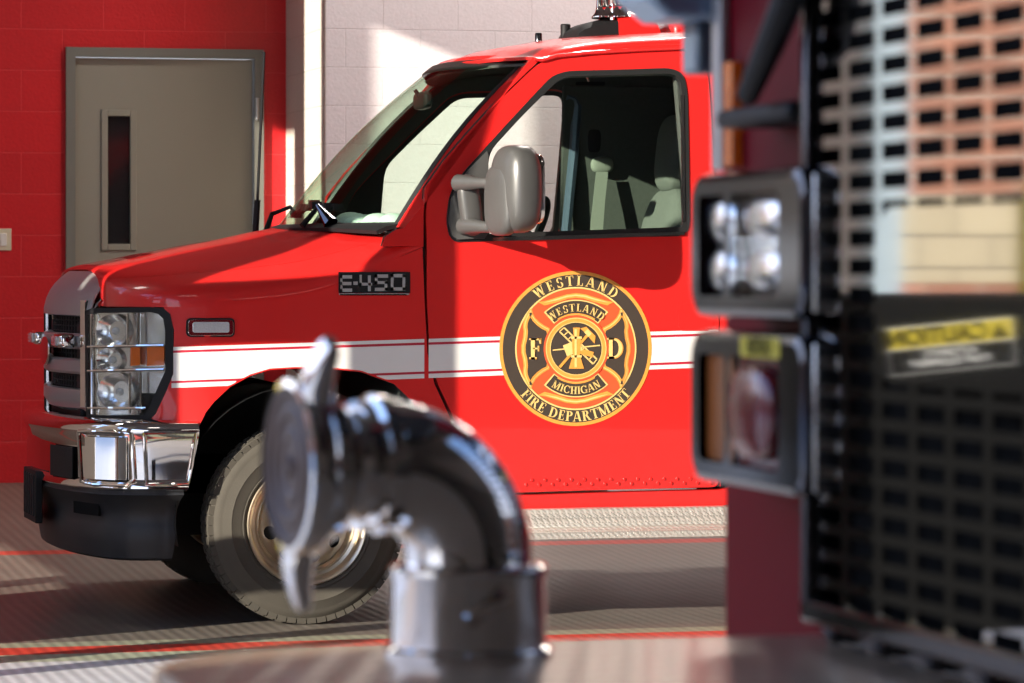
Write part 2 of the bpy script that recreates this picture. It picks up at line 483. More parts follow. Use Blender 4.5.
for far in (False, True):
    d = panel('door', D2, [H2], paint, amb, thick=.035, far=far)
    doors.append(d)
    # window seal and mirror corner, glass
    seal = panel('window_seal', H2, [W2], sealm, d, off=.004, thick=.03, far=far)
    g = panel('window_glass', W2, [], glass_s, d, off=-.018, thick=.004, far=far)
    # A pillar
    ap = UP([(383,246),(386,236),(396,229.5),(404,228),(430,197),(470,142),(500,101),(533,57),(541,59),(528,71),(498,100),(468,132.5),(444,160.5),(425.5,187),(423.5,216),(423.5,246)])
    bm = BM(); panel_bm(bm, ap, (), 0, .045, 0, far); orient(bm, (0, 1 if far else -1, 0))
    solidify(bm, .03, -1)
    fe = UP([(404,228),(430,197),(470,142),(500,101),(533,57)]); rws = []
    for i in range(len(fe)-1):
        for k in range(4): rws.append(tuple(Vector(fe[i]).lerp(Vector(fe[i+1]), k/4)))
    rws.append(fe[-1]); lo_ = []
    for (x, z) in rws:
        tt = max(0, min(1, (z - wb.z) / (wt.z - wb.z))); w_ = wsp(1 if far else 0, tt); s_ = Vector((x, (2*YC - S(x, z)) if far else S(x, z), z)); w_ = wsp(.99 if far else .01, tt)
        lo_.append([s_.lerp(w_, k/3) for k in range(4)])
    loft(bm, lo_)
    obj('windshield_pillar', bm, paint, amb)
    # grey lining over the inside of door frame and pillar
    panel('door_lining', D2, [H2], darkin, d, off=-.042, thick=.004, far=far)
    panel('pillar_lining', ap, [], darkin, amb, off=-.045, thick=.004, far=far)
    jm = UP([(421,205),(436,200),(440,300),(446,352),(452,380),(464,408),(478,434),(492,458),(508,486),(508,500),(484,496),(470,480),(455,446),(440,416),(428,386),(422,354),(420,300)])
    panel('door_jamb', jm, [], blackp, amb, off=-.037, thick=.004, far=far)
    panel('door_jamb', UP([(690,60),(722,60),(724,300),(726,495),(700,495),(704,300)]), [], blackp, amb, off=-.044, thick=.004, far=far)
    # strip behind the door up to the module
    rp = UP([(690,46.5),(720,45)]) + [(2.06, US(720,45)[1]), (2.06, .55), (US(721,487)[0], .555)] + UP([(720.5,487),(720.5,400),(720,300),(717.5,200),(713,110),(710,75),(704,54)])
    crn = panel('cab_rear_corner', rp, [], paint, amb, thick=.03, far=far)
    panel('corner_lining', rp, [], darkin, crn, off=-.035, thick=.004, far=far)
door = doors[0]
# chrome-edged sill trim along the window bottom
bm = BM(); a = UP([(492,237.5),(560,235.5),(620,233.5),(684,231.5),(684,235),(620,237.5),(560,239.5),(492,241)]); panel_bm(bm, a, (), .010, .04); orient(bm, (0,-1,0))
obj('sill_trim', bm, chrome_d, door, solid=.008)
# slim bright inner line down the rear edge of the window
bm = BM(); panel_bm(bm, UP([(680.5,95),(683.5,95),(685,222),(682,222)]), (), .007, .04); orient(bm, (0,-1,0)); obj('run_channel', bm, chrome_d, door, solid=.004)
# door handle (recess + paddle)
bm = BM(); hx = US(700, 318)
hp = UP([(679,306),(688,302),(709,306),(713,312),(713,326),(708,331),(682,331),(678,326)])
panel_bm(bm, hp, (), .002, .03); orient(bm, (0,-1,0)); obj('door_handle', bm, paint, door, solid=.004)
# lower door crease strip and sill below the door
sill = UP([(432,503),(505,496),(600,493),(719,490)]) + [(2.06,.555),(2.06,.49)] + UP([(719,506),(600,507),(525,509),(432,512)])
sl = panel('rocker_panel', sill, [], paint, amb, off=.004, thick=.03)
panel('rocker_panel', sill, [], paint, amb, off=.004, thick=.03, far=True)
bm = BM()
for r, yy in enumerate((484.5, 480)):
    for i in range(15):
        x, z = US(526 + i * 13.2 + r * 6, yy - i * .12); superell(bm, (x, S(x, z) - .001, z), (.007, .004, .007), 2, 8, 4)
obj('sill_rivet', bm, paint, door)

# ---------------------------------------------------------------- stripes (white with crimson pin lines)
def stripe(name, x0, x1, ys_l, ys_r, parent, m, off, xe=None):
    """band between image rows, left end and right end given on the body side"""
    a = US(x0, ys_l[0], off); b = US(x1, ys_r[0], off); c = US(x1, ys_r[1], off); d = US(x0, ys_l[1], off)
    bm = BM(); panel_bm(bm, [a, b, c, d], (), off, .05); orient(bm, (0, -1, 0)); return obj(name, bm, m, parent, solid=.0006)
def line_y(x, l, r): return l + (r - l) * (x - 172) / (690 - 172)
def stripes(parent, x0, x1, archcut=False):
    for nm, (l0, r0), (l1, r1), m in (('stripe_edge', (347, 330.5), (350.5, 334), white), ('pinstripe', (350.5, 334), (353, 336.5), pinred), ('white_stripe', (353, 336.5), (381, 361.5), white),
                                  ('pinstripe', (381, 361.5), (383.3, 364), pinred), ('stripe_edge', (383.3, 364), (388, 368), white)):
        pts = [(x0, line_y(x0, l0, r0)), (x1, line_y(x1, l0, r0)), (x1, line_y(x1, l1, r1)), (x0, line_y(x0, l1, r1))]
        # clip bands against the wheel arch by sampling columns
        cols = [x0 + (x1 - x0) * i / 90 for i in range(91)]
        segs = []; cur = []
        for x in cols:
            t, b = line_y(x, l0, r0), line_y(x, l1, r1)
            if archcut and 200 < x < 425: b = min(b, interp(x, [p for p in arch if p[1] < 431]) - 1.5)
            if b - t > .3: cur.append((x, t, b))
            else:
                if len(cur) > 1: segs.append(cur)
                cur = []
        if len(cur) > 1: segs.append(cur)
        for s in segs:
            bm = BM(); rows = []
            for x, t, b in s:
                p = US(x, t, .0015); q = US(x, b, .0015)
                rows.append([(p[0], S(*p) - .0015, p[1]), (q[0], S(*q) - .0015, q[1])])
            loft(bm, rows); orient(bm, (0, -1, 0)); obj(nm, bm, m, parent)
stripes(fender, 171.5, 424.3, True)
stripes(door, 428.6, 718)

# ---------------------------------------------------------------- round emblem on the door
ec = US(575.8, 348.5); eR = (US(652, 346)[0] - US(499.5, 351)[0]) / 2
esy = (US(576, 271)[1] - US(576, 426)[1]) / 2
em = BM()
def E(pts, lay, mi, fine=False):
    off = .002 + lay * .0007
    P = [(ec[0] + p[0] * eR, ec[1] + p[1] * esy) for p in pts]
    if fine: face(em, [(x, S(x, z) - off, z) for x, z in P], mi)
    else: face(em, [(x, S(x, z) - off, z) for x, z in P], mi)
def ring(r0, r1, lay, mi, n=96, a0=0, a1=360):
    for i in range(n):
        a = math.radians(a0 + (a1-a0) * i / n); b = math.radians(a0 + (a1-a0) * (i + 1) / n)
        E([(r0*math.cos(a), r0*math.sin(a)), (r1*math.cos(a), r1*math.sin(a)), (r1*math.cos(b), r1*math.sin(b)), (r0*math.cos(b), r0*math.sin(b))], lay, mi)
# materials: 0 gold 1 dark 2 orange 3 pale gold
ring(.955, 1.0, 0, 0); ring(.79, .955, 0, 1); ring(.60, .79, 0, 1); ring(.775, .795, 1, 3); ring(0.01, .775, 1, 2)
arm = [(-.565,.52),(-.635,.40),(-.67,.30),(-.655,.18),(-.70,.0),(-.655,-.18),(-.67,-.30),(-.635,-.40),(-.565,-.52)]
inn = [(-.53,-.40),(-.44,-.31),(-.30,-.235)]
full = arm + inn + [(-.30, .235), (-.44, .31), (-.53, .40)]
def rot(pts, k, sc=1): 
    a = k * PI / 2; return [((p[0]*math.cos(a) - p[1]*math.sin(a)) * sc, (p[0]*math.sin(a) + p[1]*math.cos(a)) * sc) for p in pts]
def inset(pts, d):
    n = len(pts); out = []; cx = sum(p[0] for p in pts)/n; cy = sum(p[1] for p in pts)/n
    for i in range(n):
        a, b, c = Vector(pts[i-1]), Vector(pts[i]), Vector(pts[(i+1) % n])
        u = (b-a).normalized(); v = (c-b).normalized(); nn = (Vector((-u.y, u.x)) + Vector((-v.y, v.x)))
        if nn.length < 1e-6: nn = Vector((-u.y, u.x))
        nn.normalize(); q1 = b + nn * d; q2 = b - nn * d
        cc = Vector((cx, cy)); out.append(tuple(q1 if (q1-cc).length < (q2-cc).length else q2))
    return out
def Etri(pts, lay, mi):
    V, T = tri2d(pts, (), .5)
    for t in T: E([(V[i].x, V[i].y) for i in t], lay, mi)
for k in (0, 2):
    o = [tuple(p) for p in smoothpoly(full, 1)]
    o = [(x * 1.04, y * 1.04) for x, y in o]
    Etri(rot(o, k), 2 + .1 * k, 0)
    Etri(rot(inset(o, .017), k), 3 + .1 * k, 3)
    Etri(rot(inset(o, .028), k), 4 + .1 * k, 0)
    Etri(rot(inset(o, .055), k), 5 + .1 * k, 1)
def secpoly(r0, r1, a0, a1, n=24, wob=0):
    o = [(r1*(1 + wob*math.sin(PI*i/n)**2)*math.cos(math.radians(a0+(a1-a0)*i/n)), r1*(1 + wob*math.sin(PI*i/n)**2)*math.sin(math.radians(a0+(a1-a0)*i/n))) for i in range(n+1)]
    return o + [(r0*math.cos(math.radians(a1-(a1-a0)*i/n)), r0*math.sin(math.radians(a1-(a1-a0)*i/n))) for i in range(n+1)]
for base in (90, 270):
    sy = 1 if base == 90 else -1
    Etri([(x*1.0, y*sy) for x, y in [(-.50,.60),(-.40,.615),(-.27,.655),(-.12,.70),(0,.715),(.12,.70),(.27,.655),(.40,.615),(.50,.60),(.41,.555),(.24,.60),(.1,.645),(0,.655),(-.1,.645),(-.24,.60),(-.41,.555)]], 2, 0)
    Etri([(x*1.0, y*sy) for x, y in [(-.44,.588),(-.27,.638),(-.12,.683),(0,.697),(.12,.683),(.27,.638),(.44,.588),(.27,.618),(.12,.663),(0,.678),(-.12,.663),(-.27,.618)]], 3, 3)
    Etri(secpoly(.43, .63, base-42, base+42), 3.5, 3); Etri(secpoly(.44, .615, base-40, base+40), 4, 1)
    Etri(secpoly(.435, .455, base-33, base+33), 5, 0)
ring(.40, .425, 6, 2); ring(.345, .40, 6, 0); ring(.385, .397, 7, 3); ring(.33, .345, 6, 3); ring(.01, .335, 6, 1)
# banner edges around the centre
tool = lambda pts, l=8, m=0: E(pts, l, m)
def bar(a, b, w, l=8, m=0):
    a = Vector(a); b = Vector(b); d = (b-a).normalized(); n = Vector((-d.y, d.x)) * w / 2
    tool([tuple(a-n), tuple(b-n), tuple(b+n), tuple(a+n)], l, m)
bar((-.22,.22), (.22,-.20), .02, 8, 3); bar((-.16,.27), (.27,-.14), .02, 8, 3)          # ladder
for i in range(9):
    t = i / 8; p = Vector((-.22,.22)).lerp(Vector((.22,-.20)), t); q = Vector((-.16,.27)).lerp(Vector((.27,-.14)), t); bar(p, q, .015, 8, 3)
bar((-.22,-.24), (.17,.20), .035, 9, 0)                                                   # axe handle
tool([(.05,.26),(.13,.28),(.25,.16),(.24,.06),(.17,.14),(.12,.20)], 9.5, 0); tool([(.10,.21),(.15,.25),(.20,.19),(.16,.15)], 9.8, 3)
bar((-.31,-.02), (.31,.04), .016, 9, 3); bar((.0,-.02), (.22,-.08), .07, 9.2, 0); bar((-.15,-.03), (.06,.05), .15, 9.6, 3)
tool([(-.045,.27),(.045,.27),(.035,.16),(.06,.12),(.05,-.06),(.035,-.10),(.06,-.13),(.10,-.26),(-.10,-.26),(-.06,-.13),(-.035,-.10),(-.05,-.06),(-.06,.12),(-.035,.16)], 10, 0)
bar((-.07,.14), (.07,.14), .03, 10.6, 3); bar((-.07,-.10), (.07,-.10), .03, 10.6, 3); bar((-.01,.25), (-.01,-.24), .03, 10.6, 3)
# letters
for p in lettering('WESTLAND', .135, .808, 90, 1.28): E(p, 2, 3)
for p in lettering('FIRE DEPARTMENT', .13, .94, 270, 1.13, flip=True): E(p, 2, 3)
for p in lettering('WESTLAND', .10, .478, 90, 1.13): E(p, 8, 3)
for p in lettering('MICHIGAN', .10, .588, 270, 1.10, flip=True): E(p, 8, 3)
for c, x in (('F', -.53), ('D', .52)):
    for p in lettering(c, .27): E([(x + a, b - .135) for a, b in p], 8, 0)
    for p in lettering(c, .25): E([(x - .006 + a, b - .122) for a, b in p], 9, 3)
emblem = obj('door_emblem', em, [gold, emdark, emor, goldl], door, smooth=False, label='round gold and charcoal fire department emblem')

# ---------------------------------------------------------------- E-450 badge and side marker light on the fender
bc = US(374.5, 283.5); bw = (US(409, 283)[0] - US(340, 284)[0])
bd = BM()
Pn = lambda x, z, o: (x, S(x, z) - o, z)
def quad(bm, x0, z0, x1, z1, o, mi): prism(bm, [Pn(x0,z0,o), Pn(x1,z0,o), Pn(x1,z1,o), Pn(x0,z1,o)], (0, .003, 0), mi)
bh = bw * .235
def blet(polys):
    for (a, b, c, d) in polys:
        X0 = bc[0] - bw/2 + a * bw; X1 = bc[0] - bw/2 + c * bw
        quad(bd, X0, bc[1] - bh/2 + b * bh + .0012*(a*5), X1, bc[1] - bh/2 + d * bh + .0012*(a*5), .008, 0)
blet([(0,0,.03,1),(0,0,.17,.2),(0,.4,.16,.6),(0,.8,.17,1)])                                   # E
blet([(.19,.4,.25,.6)])                                                                       # -
blet([(.28,.35,.31,1),(.28,.35,.46,.52),(.40,0,.44,.95)])                                     # 4
blet([(.50,0,.68,.2),(.64,0,.68,.6),(.50,.42,.68,.6),(.50,.42,.54,1),(.50,.8,.69,1)])         # 5
blet([(.73,0,.77,1),(.90,0,.94,1),(.73,0,.94,.2),(.73,.8,.94,1)])                             # 0
quad(bd, bc[0]-bw/2-.004, bc[1]-bh/2-.012, bc[0]+bw/2, bc[1]-bh/2-.006, .006, 0)
quad(bd, bc[0]-bw/2, bc[1]-bh*.62-.006, bc[0]+bw/2-.01, bc[1]-bh*.62-.001, .006, 1)
for p in lettering('SUPER DUTY', .012): pass
quad(bd, bc[0]-bw/2-.006, bc[1]-bh/2-.004, bc[0]+bw/2+.004, bc[1]+bh/2+.012, .004, 1)
obj('model_badge', bd, [mat('badge_silver', (.40,.39,.38,1), .45, .3, noise=(20,.05)), blackp], fender, smooth=False)
mk = BM()
def rrect(x0, y0, x1, y1, r, n=5):
    o = []
    for cx, cy, a in ((x1-r, y1-r, 0), (x0+r, y1-r, 90), (x0+r, y0+r, 180), (x1-r, y0+r, 270)):
        for i in range(n+1):
            t = math.radians(a + 90*i/n); o.append((cx + r*math.cos(t), cy + r*math.sin(t)))
    return o
a = US(186, 337); b = US(234.5, 318)
for (g, off, th, m) in ((0, .006, .01, 1), (.006, .013, .01, 0)):
    o = rrect(a[0]+g, a[1]+g, b[0]-g, b[1]-g, .016 - g/2); prism(mk, [Pn(x, z, off) for x, z in o], (0, th, 0), m)
o = rrect(a[0]+.022, a[1]+.016, b[0]-.022, b[1]-.014, .008); prism(mk, [Pn(x, z, .019) for x, z in o], (0, .008, 0), 2)
obj('side_marker_light', mk, [chrome, blackp, ledw], fender, bevel=.001)

# ---------------------------------------------------------------- headlights
HLp = [(86,313),(92,310.5),(150,309.5),(160,311),(166,317),(168,330),(168,372),(163,384),(150,412),(145,418),(88,417)]
def headlight(far):
    e = 1 if far else -1
    P = UP(HLp)
    hl = panel('headlight', [ (x + .0, z) for x, z in P], [], lampc, amb, off=-.045, thick=.01, far=far)
    fl = (lambda p: (p[0], 2*YC - p[1], p[2])) if far else (lambda p: p)
    def at(px, py, off): x, z = US(px, py, off); return Vector(fl((x, S(x, z) - off, z)))
    # black rim
    big = UP([(84.5,311),(92,308),(150,307),(163,308.5),(170,314),(173,328),(173,374),(167,388),(155,414),(148,421),(86,420)])
    smallr = UP([(87.5,315),(92,313),(150,312),(158,314),(163,319),(165,331),(165,371),(160,382),(148,409),(143,415),(88.5,415)])
    panel('headlight_rim', big, [smallr], blackp, hl, off=.004, thick=.06, far=far, step=.03)
    panel('lens', smallr, [], glass_c, hl, off=.0, thick=.003, far=far, step=.03)
    # reflector bowls with vertical ribs
    for (cx, cy, w, h) in ((112, 331, .075, .062), (116, 392, .085, .07), (109, 360, .06, .045)):
        c = at(cx, cy, -.006); bm = BM()
        nrm = Vector((-.72, e * .69, 0)); u = Vector((0,0,1)).cross(nrm).normalized()
        rows = []
        for i in range(9):
            r = i / 8; row = []
            for k in range(28):
                th = 2*PI*k/28; rr = r
                row.append(c + u * (w * rr * math.cos(th)) + Vector((0,0,1)) * (h * rr * math.sin(th)) - nrm * (.034 * (1 - r * r)))
            rows.append(row)
        loft(bm, rows, closed_u=True); obj('reflector_bowl', bm, lampc, hl)
        bm = BM(); superell(bm, c - nrm * .02, (.014, .014, .014), 2, 12, 8); obj('bulb', bm, ledw, hl)
    # dividing chrome ribs
    bm = BM()
    for yy in (347, 371):
        tube(bm, [at(x, yy - (x - 88) * .02, -.004) for x in (88, 100, 115, 130, 145, 164)], .006, 8)
    for xx in (128, 139):
        tube(bm, [at(xx, y, -.006) for y in (313, 330, 346)], .005, 8); tube(bm, [at(xx + 2, y, -.006) for y in (373, 395, 413)], .005, 8)
    tube(bm, [at(x, 408, -.004) for x in (88, 100, 115, 130, 146)], .005, 8)
    tube(bm, [at(92, y, -.006) for y in (314, 340, 380, 414)], .006, 8)
    obj('chrome_divider', bm, chrome, hl)
    for (x0, x1) in ((130.5, 140), (147, 164)):
        a = [at(x0, 346.5, -.012), at(x1, 346, -.012), at(x1, 365, -.012), at(x0, 366, -.012)]
        bm = BM(); prism(bm, a, (0, -e * .02, 0)); obj('amber_reflector', bm, amber, hl, smooth=False)
headlight(False); headlight(True)

# ---------------------------------------------------------------- grille: nose shell in chrome, bars and mesh
# cross-section of the nose in plan: y -> x
def nose_x(y, top=0): 
    a = abs(y - YC); return -.815 + .10 * (a / .66) ** 1.6
grille = None
ZT, ZB = 1.17, .775
bm = BM()
ys = fr(.33, 1.67, 22)
# sloping chrome brow
rows = []; ysb = fr(.38, 1.62, 22)
for (z, dx) in ((1.310, .100), (1.300, .085), (1.285, .066), (1.262, .043), (1.235, .024), (1.205, .010), (1.165, .0), (1.145, .0), (1.14, .02)):
    rows.append([(nose_x(y) + dx, y, z - .004 * ((y-YC)/.66)**2) for y in (ysb if z > 1.15 else ys)])
loft(bm, rows)
# bottom lip
loft(bm, [[(nose_x(y) + dx, y, z) for y in ys] for (z, dx) in ((.865, .03), (.862, .0), (.82, .0), (.79, .02), (.775, .06))])
# middle bars
for zc in (1.045, .95):
    loft(bm, [[(nose_x(y) + dx, y, zc + dz) for y in ys] for (dz, dx) in ((.028, .05), (.028, .008), (.02, 0), (-.02, 0), (-.028, .008), (-.028, .05))])
orient(bm, (-1, 0, .2))
grille = obj('grille', bm, silverp, amb, solid=.006)
bm = BM()
for s in (0, 1):
    f = (lambda y: 2*YC - y) if s else (lambda y: y)
    for (y0, y1, o, zt) in ((.32, .375, .010, 1.30), (.40, .45, -.002, 1.20)):
        pts = []
        o += .03 * s; x0 = nose_x(y0) - .012 + o; x1 = nose_x(y1) - .012 + o
        a = [(x0 + (.10 if zt > 1.25 else 0), f(y0), zt), (x0 + .02 if zt > 1.25 else x0, f(y0), 1.19), (x0, f(y0), 1.14), (x0, f(y0), .80), (x0 + .03, f(y0), .775)]
        b = [(q[0] + x1 - x0, f(y1), q[2]) for q in a]
        bm = BM(); loft(bm, [a, b]); orient(bm, (-1, 0, 0)); obj('grille_post', bm, chrome, grille, solid=.03)
bm = BM()
loft(bm, [[(nose_x(y) + .05, y, z) for y in ys] for z in (1.15, .85)])
for k in range(13): 
    z = .87 + k * .021
    tube(bm, [(nose_x(y) + .04, y, z) for y in ys], .003, 5)
for y in fr(.5, 1.5, 24): tube(bm, [(nose_x(y) + .04, y, .86), (nose_x(y) + .04, y, 1.14)], .003, 5)
obj('grille_mesh', bm, blackp, grille)
# oval badge and pair of warning lights on the grille front
bm = BM(); superell(bm, (-.820, YC, 1.0), (.010, .14, .055), 2.2, 28, 14); obj('oval_badge', bm, chrome, grille)
for y in (.62, 1.38):
    bm = BM(); superell(bm, (nose_x(y) - .02, y, 1.045), (.035, .10, .027), 5, 24, 12); 
    wl = obj('grille_warning_light', bm, chrome, grille)
    bm = BM(); superell(bm, (nose_x(y) - .05, y, 1.045), (.012, .085, .02), 5, 20, 10); obj('lens', bm, ledw, wl)

# ---------------------------------------------------------------- chrome bumper
BP = [(-.882, YC), (-.876, .80), (-.856, .58), (-.822, .38), (-.775, .21), (-.735, .12), (-.66, .035), (-.55, .0), (-.46, -.008), (-.378, -.008)]
def bump_path(dx=0, n=6, cut=0):
    o = []
    pts = [Vector(p) for p in BP]
    for i in range(len(pts)-1):
        for k in range(n): o.append(pts[i].lerp(pts[i+1], k/n))
    o.append(pts[-1])
    # smooth
    for _ in range(6):
        o = [o[0]] + [(o[i-1] + o[i]*2 + o[i+1]) / 4 for i in range(1, len(o)-1)] + [o[-1]]
    r = []
    for i, p in enumerate(o):
        d = (o[min(i+1, len(o)-1)] - o[max(i-1, 0)]).normalized(); nn = Vector((d.y, -d.x))   # inward
        r.append(p - nn * (-dx) if False else p + Vector((-d.y, d.x)) * dx)
    return r
def sweep(bm, prof, i0=0, i1=None, both=True, mi=0):
    """prof: [(inward, z, rear shift at the end)]"""
    rows = [[], ]
    out = []
    for (dx, z, *e) in prof:
        p = bump_path(dx); p = p[i0:i1]
        sh = e[0] if e else 0
        L = len(p)
        q = [Vector((a.x - sh * max(0, (k - L * .82) / (L * .18)), a.y, z)) for k, a in enumerate(p)]
        if both: q = [Vector((a.x, 2*YC - a.y, a.z)) for a in q[::-1][:-1]] + q
        out.append(q)
    loft(bm, out, mi=mi)
bm = BM()
sweep(bm, [(.10,.762,0),(.05,.765,0),(.025,.758,0),(.008,.745,0),(.0,.728,0),(.0,.715,0),(.010,.70,.0),(.014,.66,.008),(.014,.60,.022),(.014,.545,.035),(.002,.53,.04),(.0,.515,.045),(.012,.505,.048),(.05,.50,.05)])
orient(bm, (-.5, -1, .2)); bmesh.ops.recalc_face_normals(bm, faces=bm.faces)
bumper = obj('front_bumper', bm, chrome, amb, solid=.004, soff=0)
# raised frames of the recessed light pockets, dark intake
def on_bump(i, z, off, far=False):
    p = bump_path(0); k = min(int(i), len(p)-2); q = p[k].lerp(p[k+1], i-k); d = (p[k+1]-p[k]).normalized()
    v = Vector((q.x, q.y, z)) + Vector((d.y, -d.x, 0)) * off
    if far: v.y = 2*YC - v.y
    return v
for far in (False,):
    bm = BM()
    loop = [(23,.715),(28,.72),(34,.72),(38,.715),(38.5,.55),(37,.525),(29,.525),(24,.53)]
    L = [on_bump(a, z, .004, far) for a, z in loop]; tube(bm, L + [L[0]], .008, 8, cap=False)
    L = [on_bump(a, z, .004, far) for a, z in ((40.5,.718),(46,.72),(53.2,.718),(52,.60),(51,.535),(46,.53),(41,.53))]; tube(bm, L + [L[0]], .007, 8, cap=False)
    obj('bumper_bead', bm, chrome, bumper)
    bm = BM()
    for a0, a1, z0, z1, o in ((25,37,.545,.70,.002),):
        loft(bm, [[on_bump(a0 + (a1-a0)*k/6, z, o + .03 * abs(k-3)/3 * 0, far) for k in range(7)] for z in fr(z0, z1, 4)])
    obj('blanking_plate', bm, chrome, bumper, solid=.006)
    bm = BM()
    loft(bm, [[on_bump(12.5 + 8*k/6, z, .001, far) for k in range(7)] for z in (.540, .58, .62, .655)])
    obj('air_intake', bm, blackp, bumper, solid=.004)
# black valance below the chrome
bm = BM()
sweep(bm, [(.03,.505,.06),(.02,.50,.06),(.015,.49,.06),(.03,.475,.07),(.055,.44,.08),(.065,.40,.085),(.060,.375,.085),(.055,.36,.085),(.06,.31,.09),(.07,.255,.10),(.085,.247,.10),(.12,.25,.10)])
val = obj('front_valance', bm, blackt, bumper, solid=.004, soff=0)
for far in (False, True):
    bm = BM(); loft(bm, [[on_bump(17 + 9*k/5, z, -.045, far) for k in range(6)] for z in (.405, .45)])
    obj('valance_slot', bm, labk, val, solid=.01)
# plate bracket standing off the front
bm = BM(); box(bm, (-.888, .74, .345), (-.86, 1.12, .545)); 
for k in range(5): box(bm, (-.894, .77 + k*.07, .37), (-.886, .80 + k*.07, .53))
obj('plate_bracket', bm, blackp, bumper, bevel=.006)

# ---------------------------------------------------------------- wheel arch liners and front underbody
bm = BM()
ctr = (0.0, .372)
ap = [(.47*math.cos(math.radians(a)), .52*math.sin(math.radians(a))) for a in fr(-12, 192, 24)]
for (y0, y1) in ((.02, .62), (1.38, 1.98)):
    bm = BM()
    loft(bm, [[(x*.98, y, .40 + z*.93) for x, z in ap] for y in (y0, y1)])
    yi = y1 if y0 < 1 else y0
    prism(bm, [(x*.98, yi, .40 + z*.93) for x, z in ap], (0, .01, 0))
    liner = obj('wheel_arch_liner', bm, blackp, amb)
bm = BM(); box(bm, (-.62, .30, .30), (-.46, 1.70, 1.05)); box(bm, (-.74, .55, .55), (-.55, 1.45, 1.12)); box(bm, (-.6, .62, .45), (3.9, .74, .62)); box(bm, (-.6, 1.26, .45), (3.9, 1.38, .62))
tube(bm, [(0, .3, .37), (0, 1.7, .37)], .05, 12)
obj('chassis', bm, blackp, amb, bevel=.01)
# black seam below the headlight between body and bumper
bm = BM(); loft(bm, [[(-.70, .30, z), (-.60, .16, z), (-.50, .08, z), (-.40, .05, z)] for z in (.74, .86)])
obj('filler_panel', bm, blackp, amb, solid=.01)

# ---------------------------------------------------------------- wheels
def wheel(cx, y_out, s, nm='front_wheel', dual=False):
    """s=-1 near side (outer face towards -Y)"""
    c = Vector((cx, y_out, .372)); ax = (0, s, 0)
    w = empty(nm, c, parent=amb)
    bm = BM(); R = .372
    prof = [(.222,-.19),(.235,-.205),(.28,-.222),(.33,-.215),(.355,-.200),(.366,-.185),(.370,-.14),(.372,-.1),(.370,-.055),(.366,-.030),(.352,-.012),(.338,-.006),(.330,.0),(.322,.0),(.315,.003),(.29,.010),(.285,.0125),(.28,.010),(.255,.008),(.242,.004),(.240,.008),(.232,.006),(.226,-.004),(.222,-.012)]
    lathe(bm, prof, c, ax, 96, close=True)
    # shoulder blocks and tread sipes
    u, v, d = frame_of(ax)
    for k in range(60):
        th = 2*PI*(k+.5)/60
        for (r0, h0, dh) in ((.353,-.014,.012),):
            e = u*math.cos(th) + v*math.sin(th); t = -u*math.sin(th) + v*math.cos(th)
            M = Matrix((e, t, d)).transposed().to_4x4(); M.translation = c + e * .359 + d * (-.017)
            box(bm, (-.012, -.0168, -.012), (.010, .0168, .0065), M=M)
        for h in (-.06, -.10, -.14):
            th2 = 2*PI*(k + (0 if h == -.10 else .5))/60; e = u*math.cos(th2) + v*math.sin(th2); t = -u*math.sin(th2) + v*math.cos(th2)
            M = Matrix((e, t, d)).transposed().to_4x4(); M.translation = c + e * .3705 + d * h
            box(bm, (-.01, -.014, -.014), (.004, .014, .014), M=M)
    obj('tire', bm, rubber, w, angle=50)
    # rim
    bm = BM()
    lathe(bm, [(.214,-.17),(.222,-.17),(.222,-.01),(.226,.004),(.222,.009),(.214,.006),(.206,-.004),(.203,-.022),(.200,-.035),(.188,-.040),(.184,-.036),(.180,-.034),(.176,-.040),(.172,-.055),(.17,-.075)], c, ax, 72)
    # dished disc with eight hand holes
    def dish(r): return interp(r, [(.05,-.012),(.075,-.012),(.10,-.022),(.125,-.045),(.150,-.070),(.172,-.078)])
    holes = []
    for k in range(8):
        a = 2*PI*k/8 + .25; e = []
        for q in range(14):
            t = 2*PI*q/14; rr = .132 + .022*math.cos(t); aa = a + .20*math.sin(t); e.append((rr*math.cos(aa), rr*math.sin(aa)))
        holes.append(e)
    outer = [(.172*math.cos(2*PI*k/64), .172*math.sin(2*PI*k/64)) for k in range(64)]
    def fn(x, y):
        r = math.hypot(x, y); return c + u*x + v*y + d*dish(r)
    area_mesh(bm, outer, holes, fn, .014)
    obj('rim', bm, rimm, w, solid=0)
    bm = BM(); lathe(bm, [(.0,.035),(.03,.034),(.05,.028),(.056,.015),(.058,-.012)], c, ax, 36); 
    for k in range(8):
        a = 2*PI*k/8; p = c + (u*math.cos(a) + v*math.sin(a))*.083 + d*(-.012)
        lathe(bm, [(.0,.024),(.009,.022),(.012,.014),(.013,0)], p, ax, 12)
    obj('hub', bm, rimm, w)
    bm = BM(); lathe(bm, [(.0,-.10),(.165,-.10),(.165,-.14),(0,-.14)], c, ax, 40); obj('brake_drum', bm, blackp, w)
    return w
wheel(.034, .045, -1); wheel(.034, 1.955, 1)
wheel(3.35, .045, -1, 'rear_wheel'); wheel(3.35, 1.955, 1, 'rear_wheel')

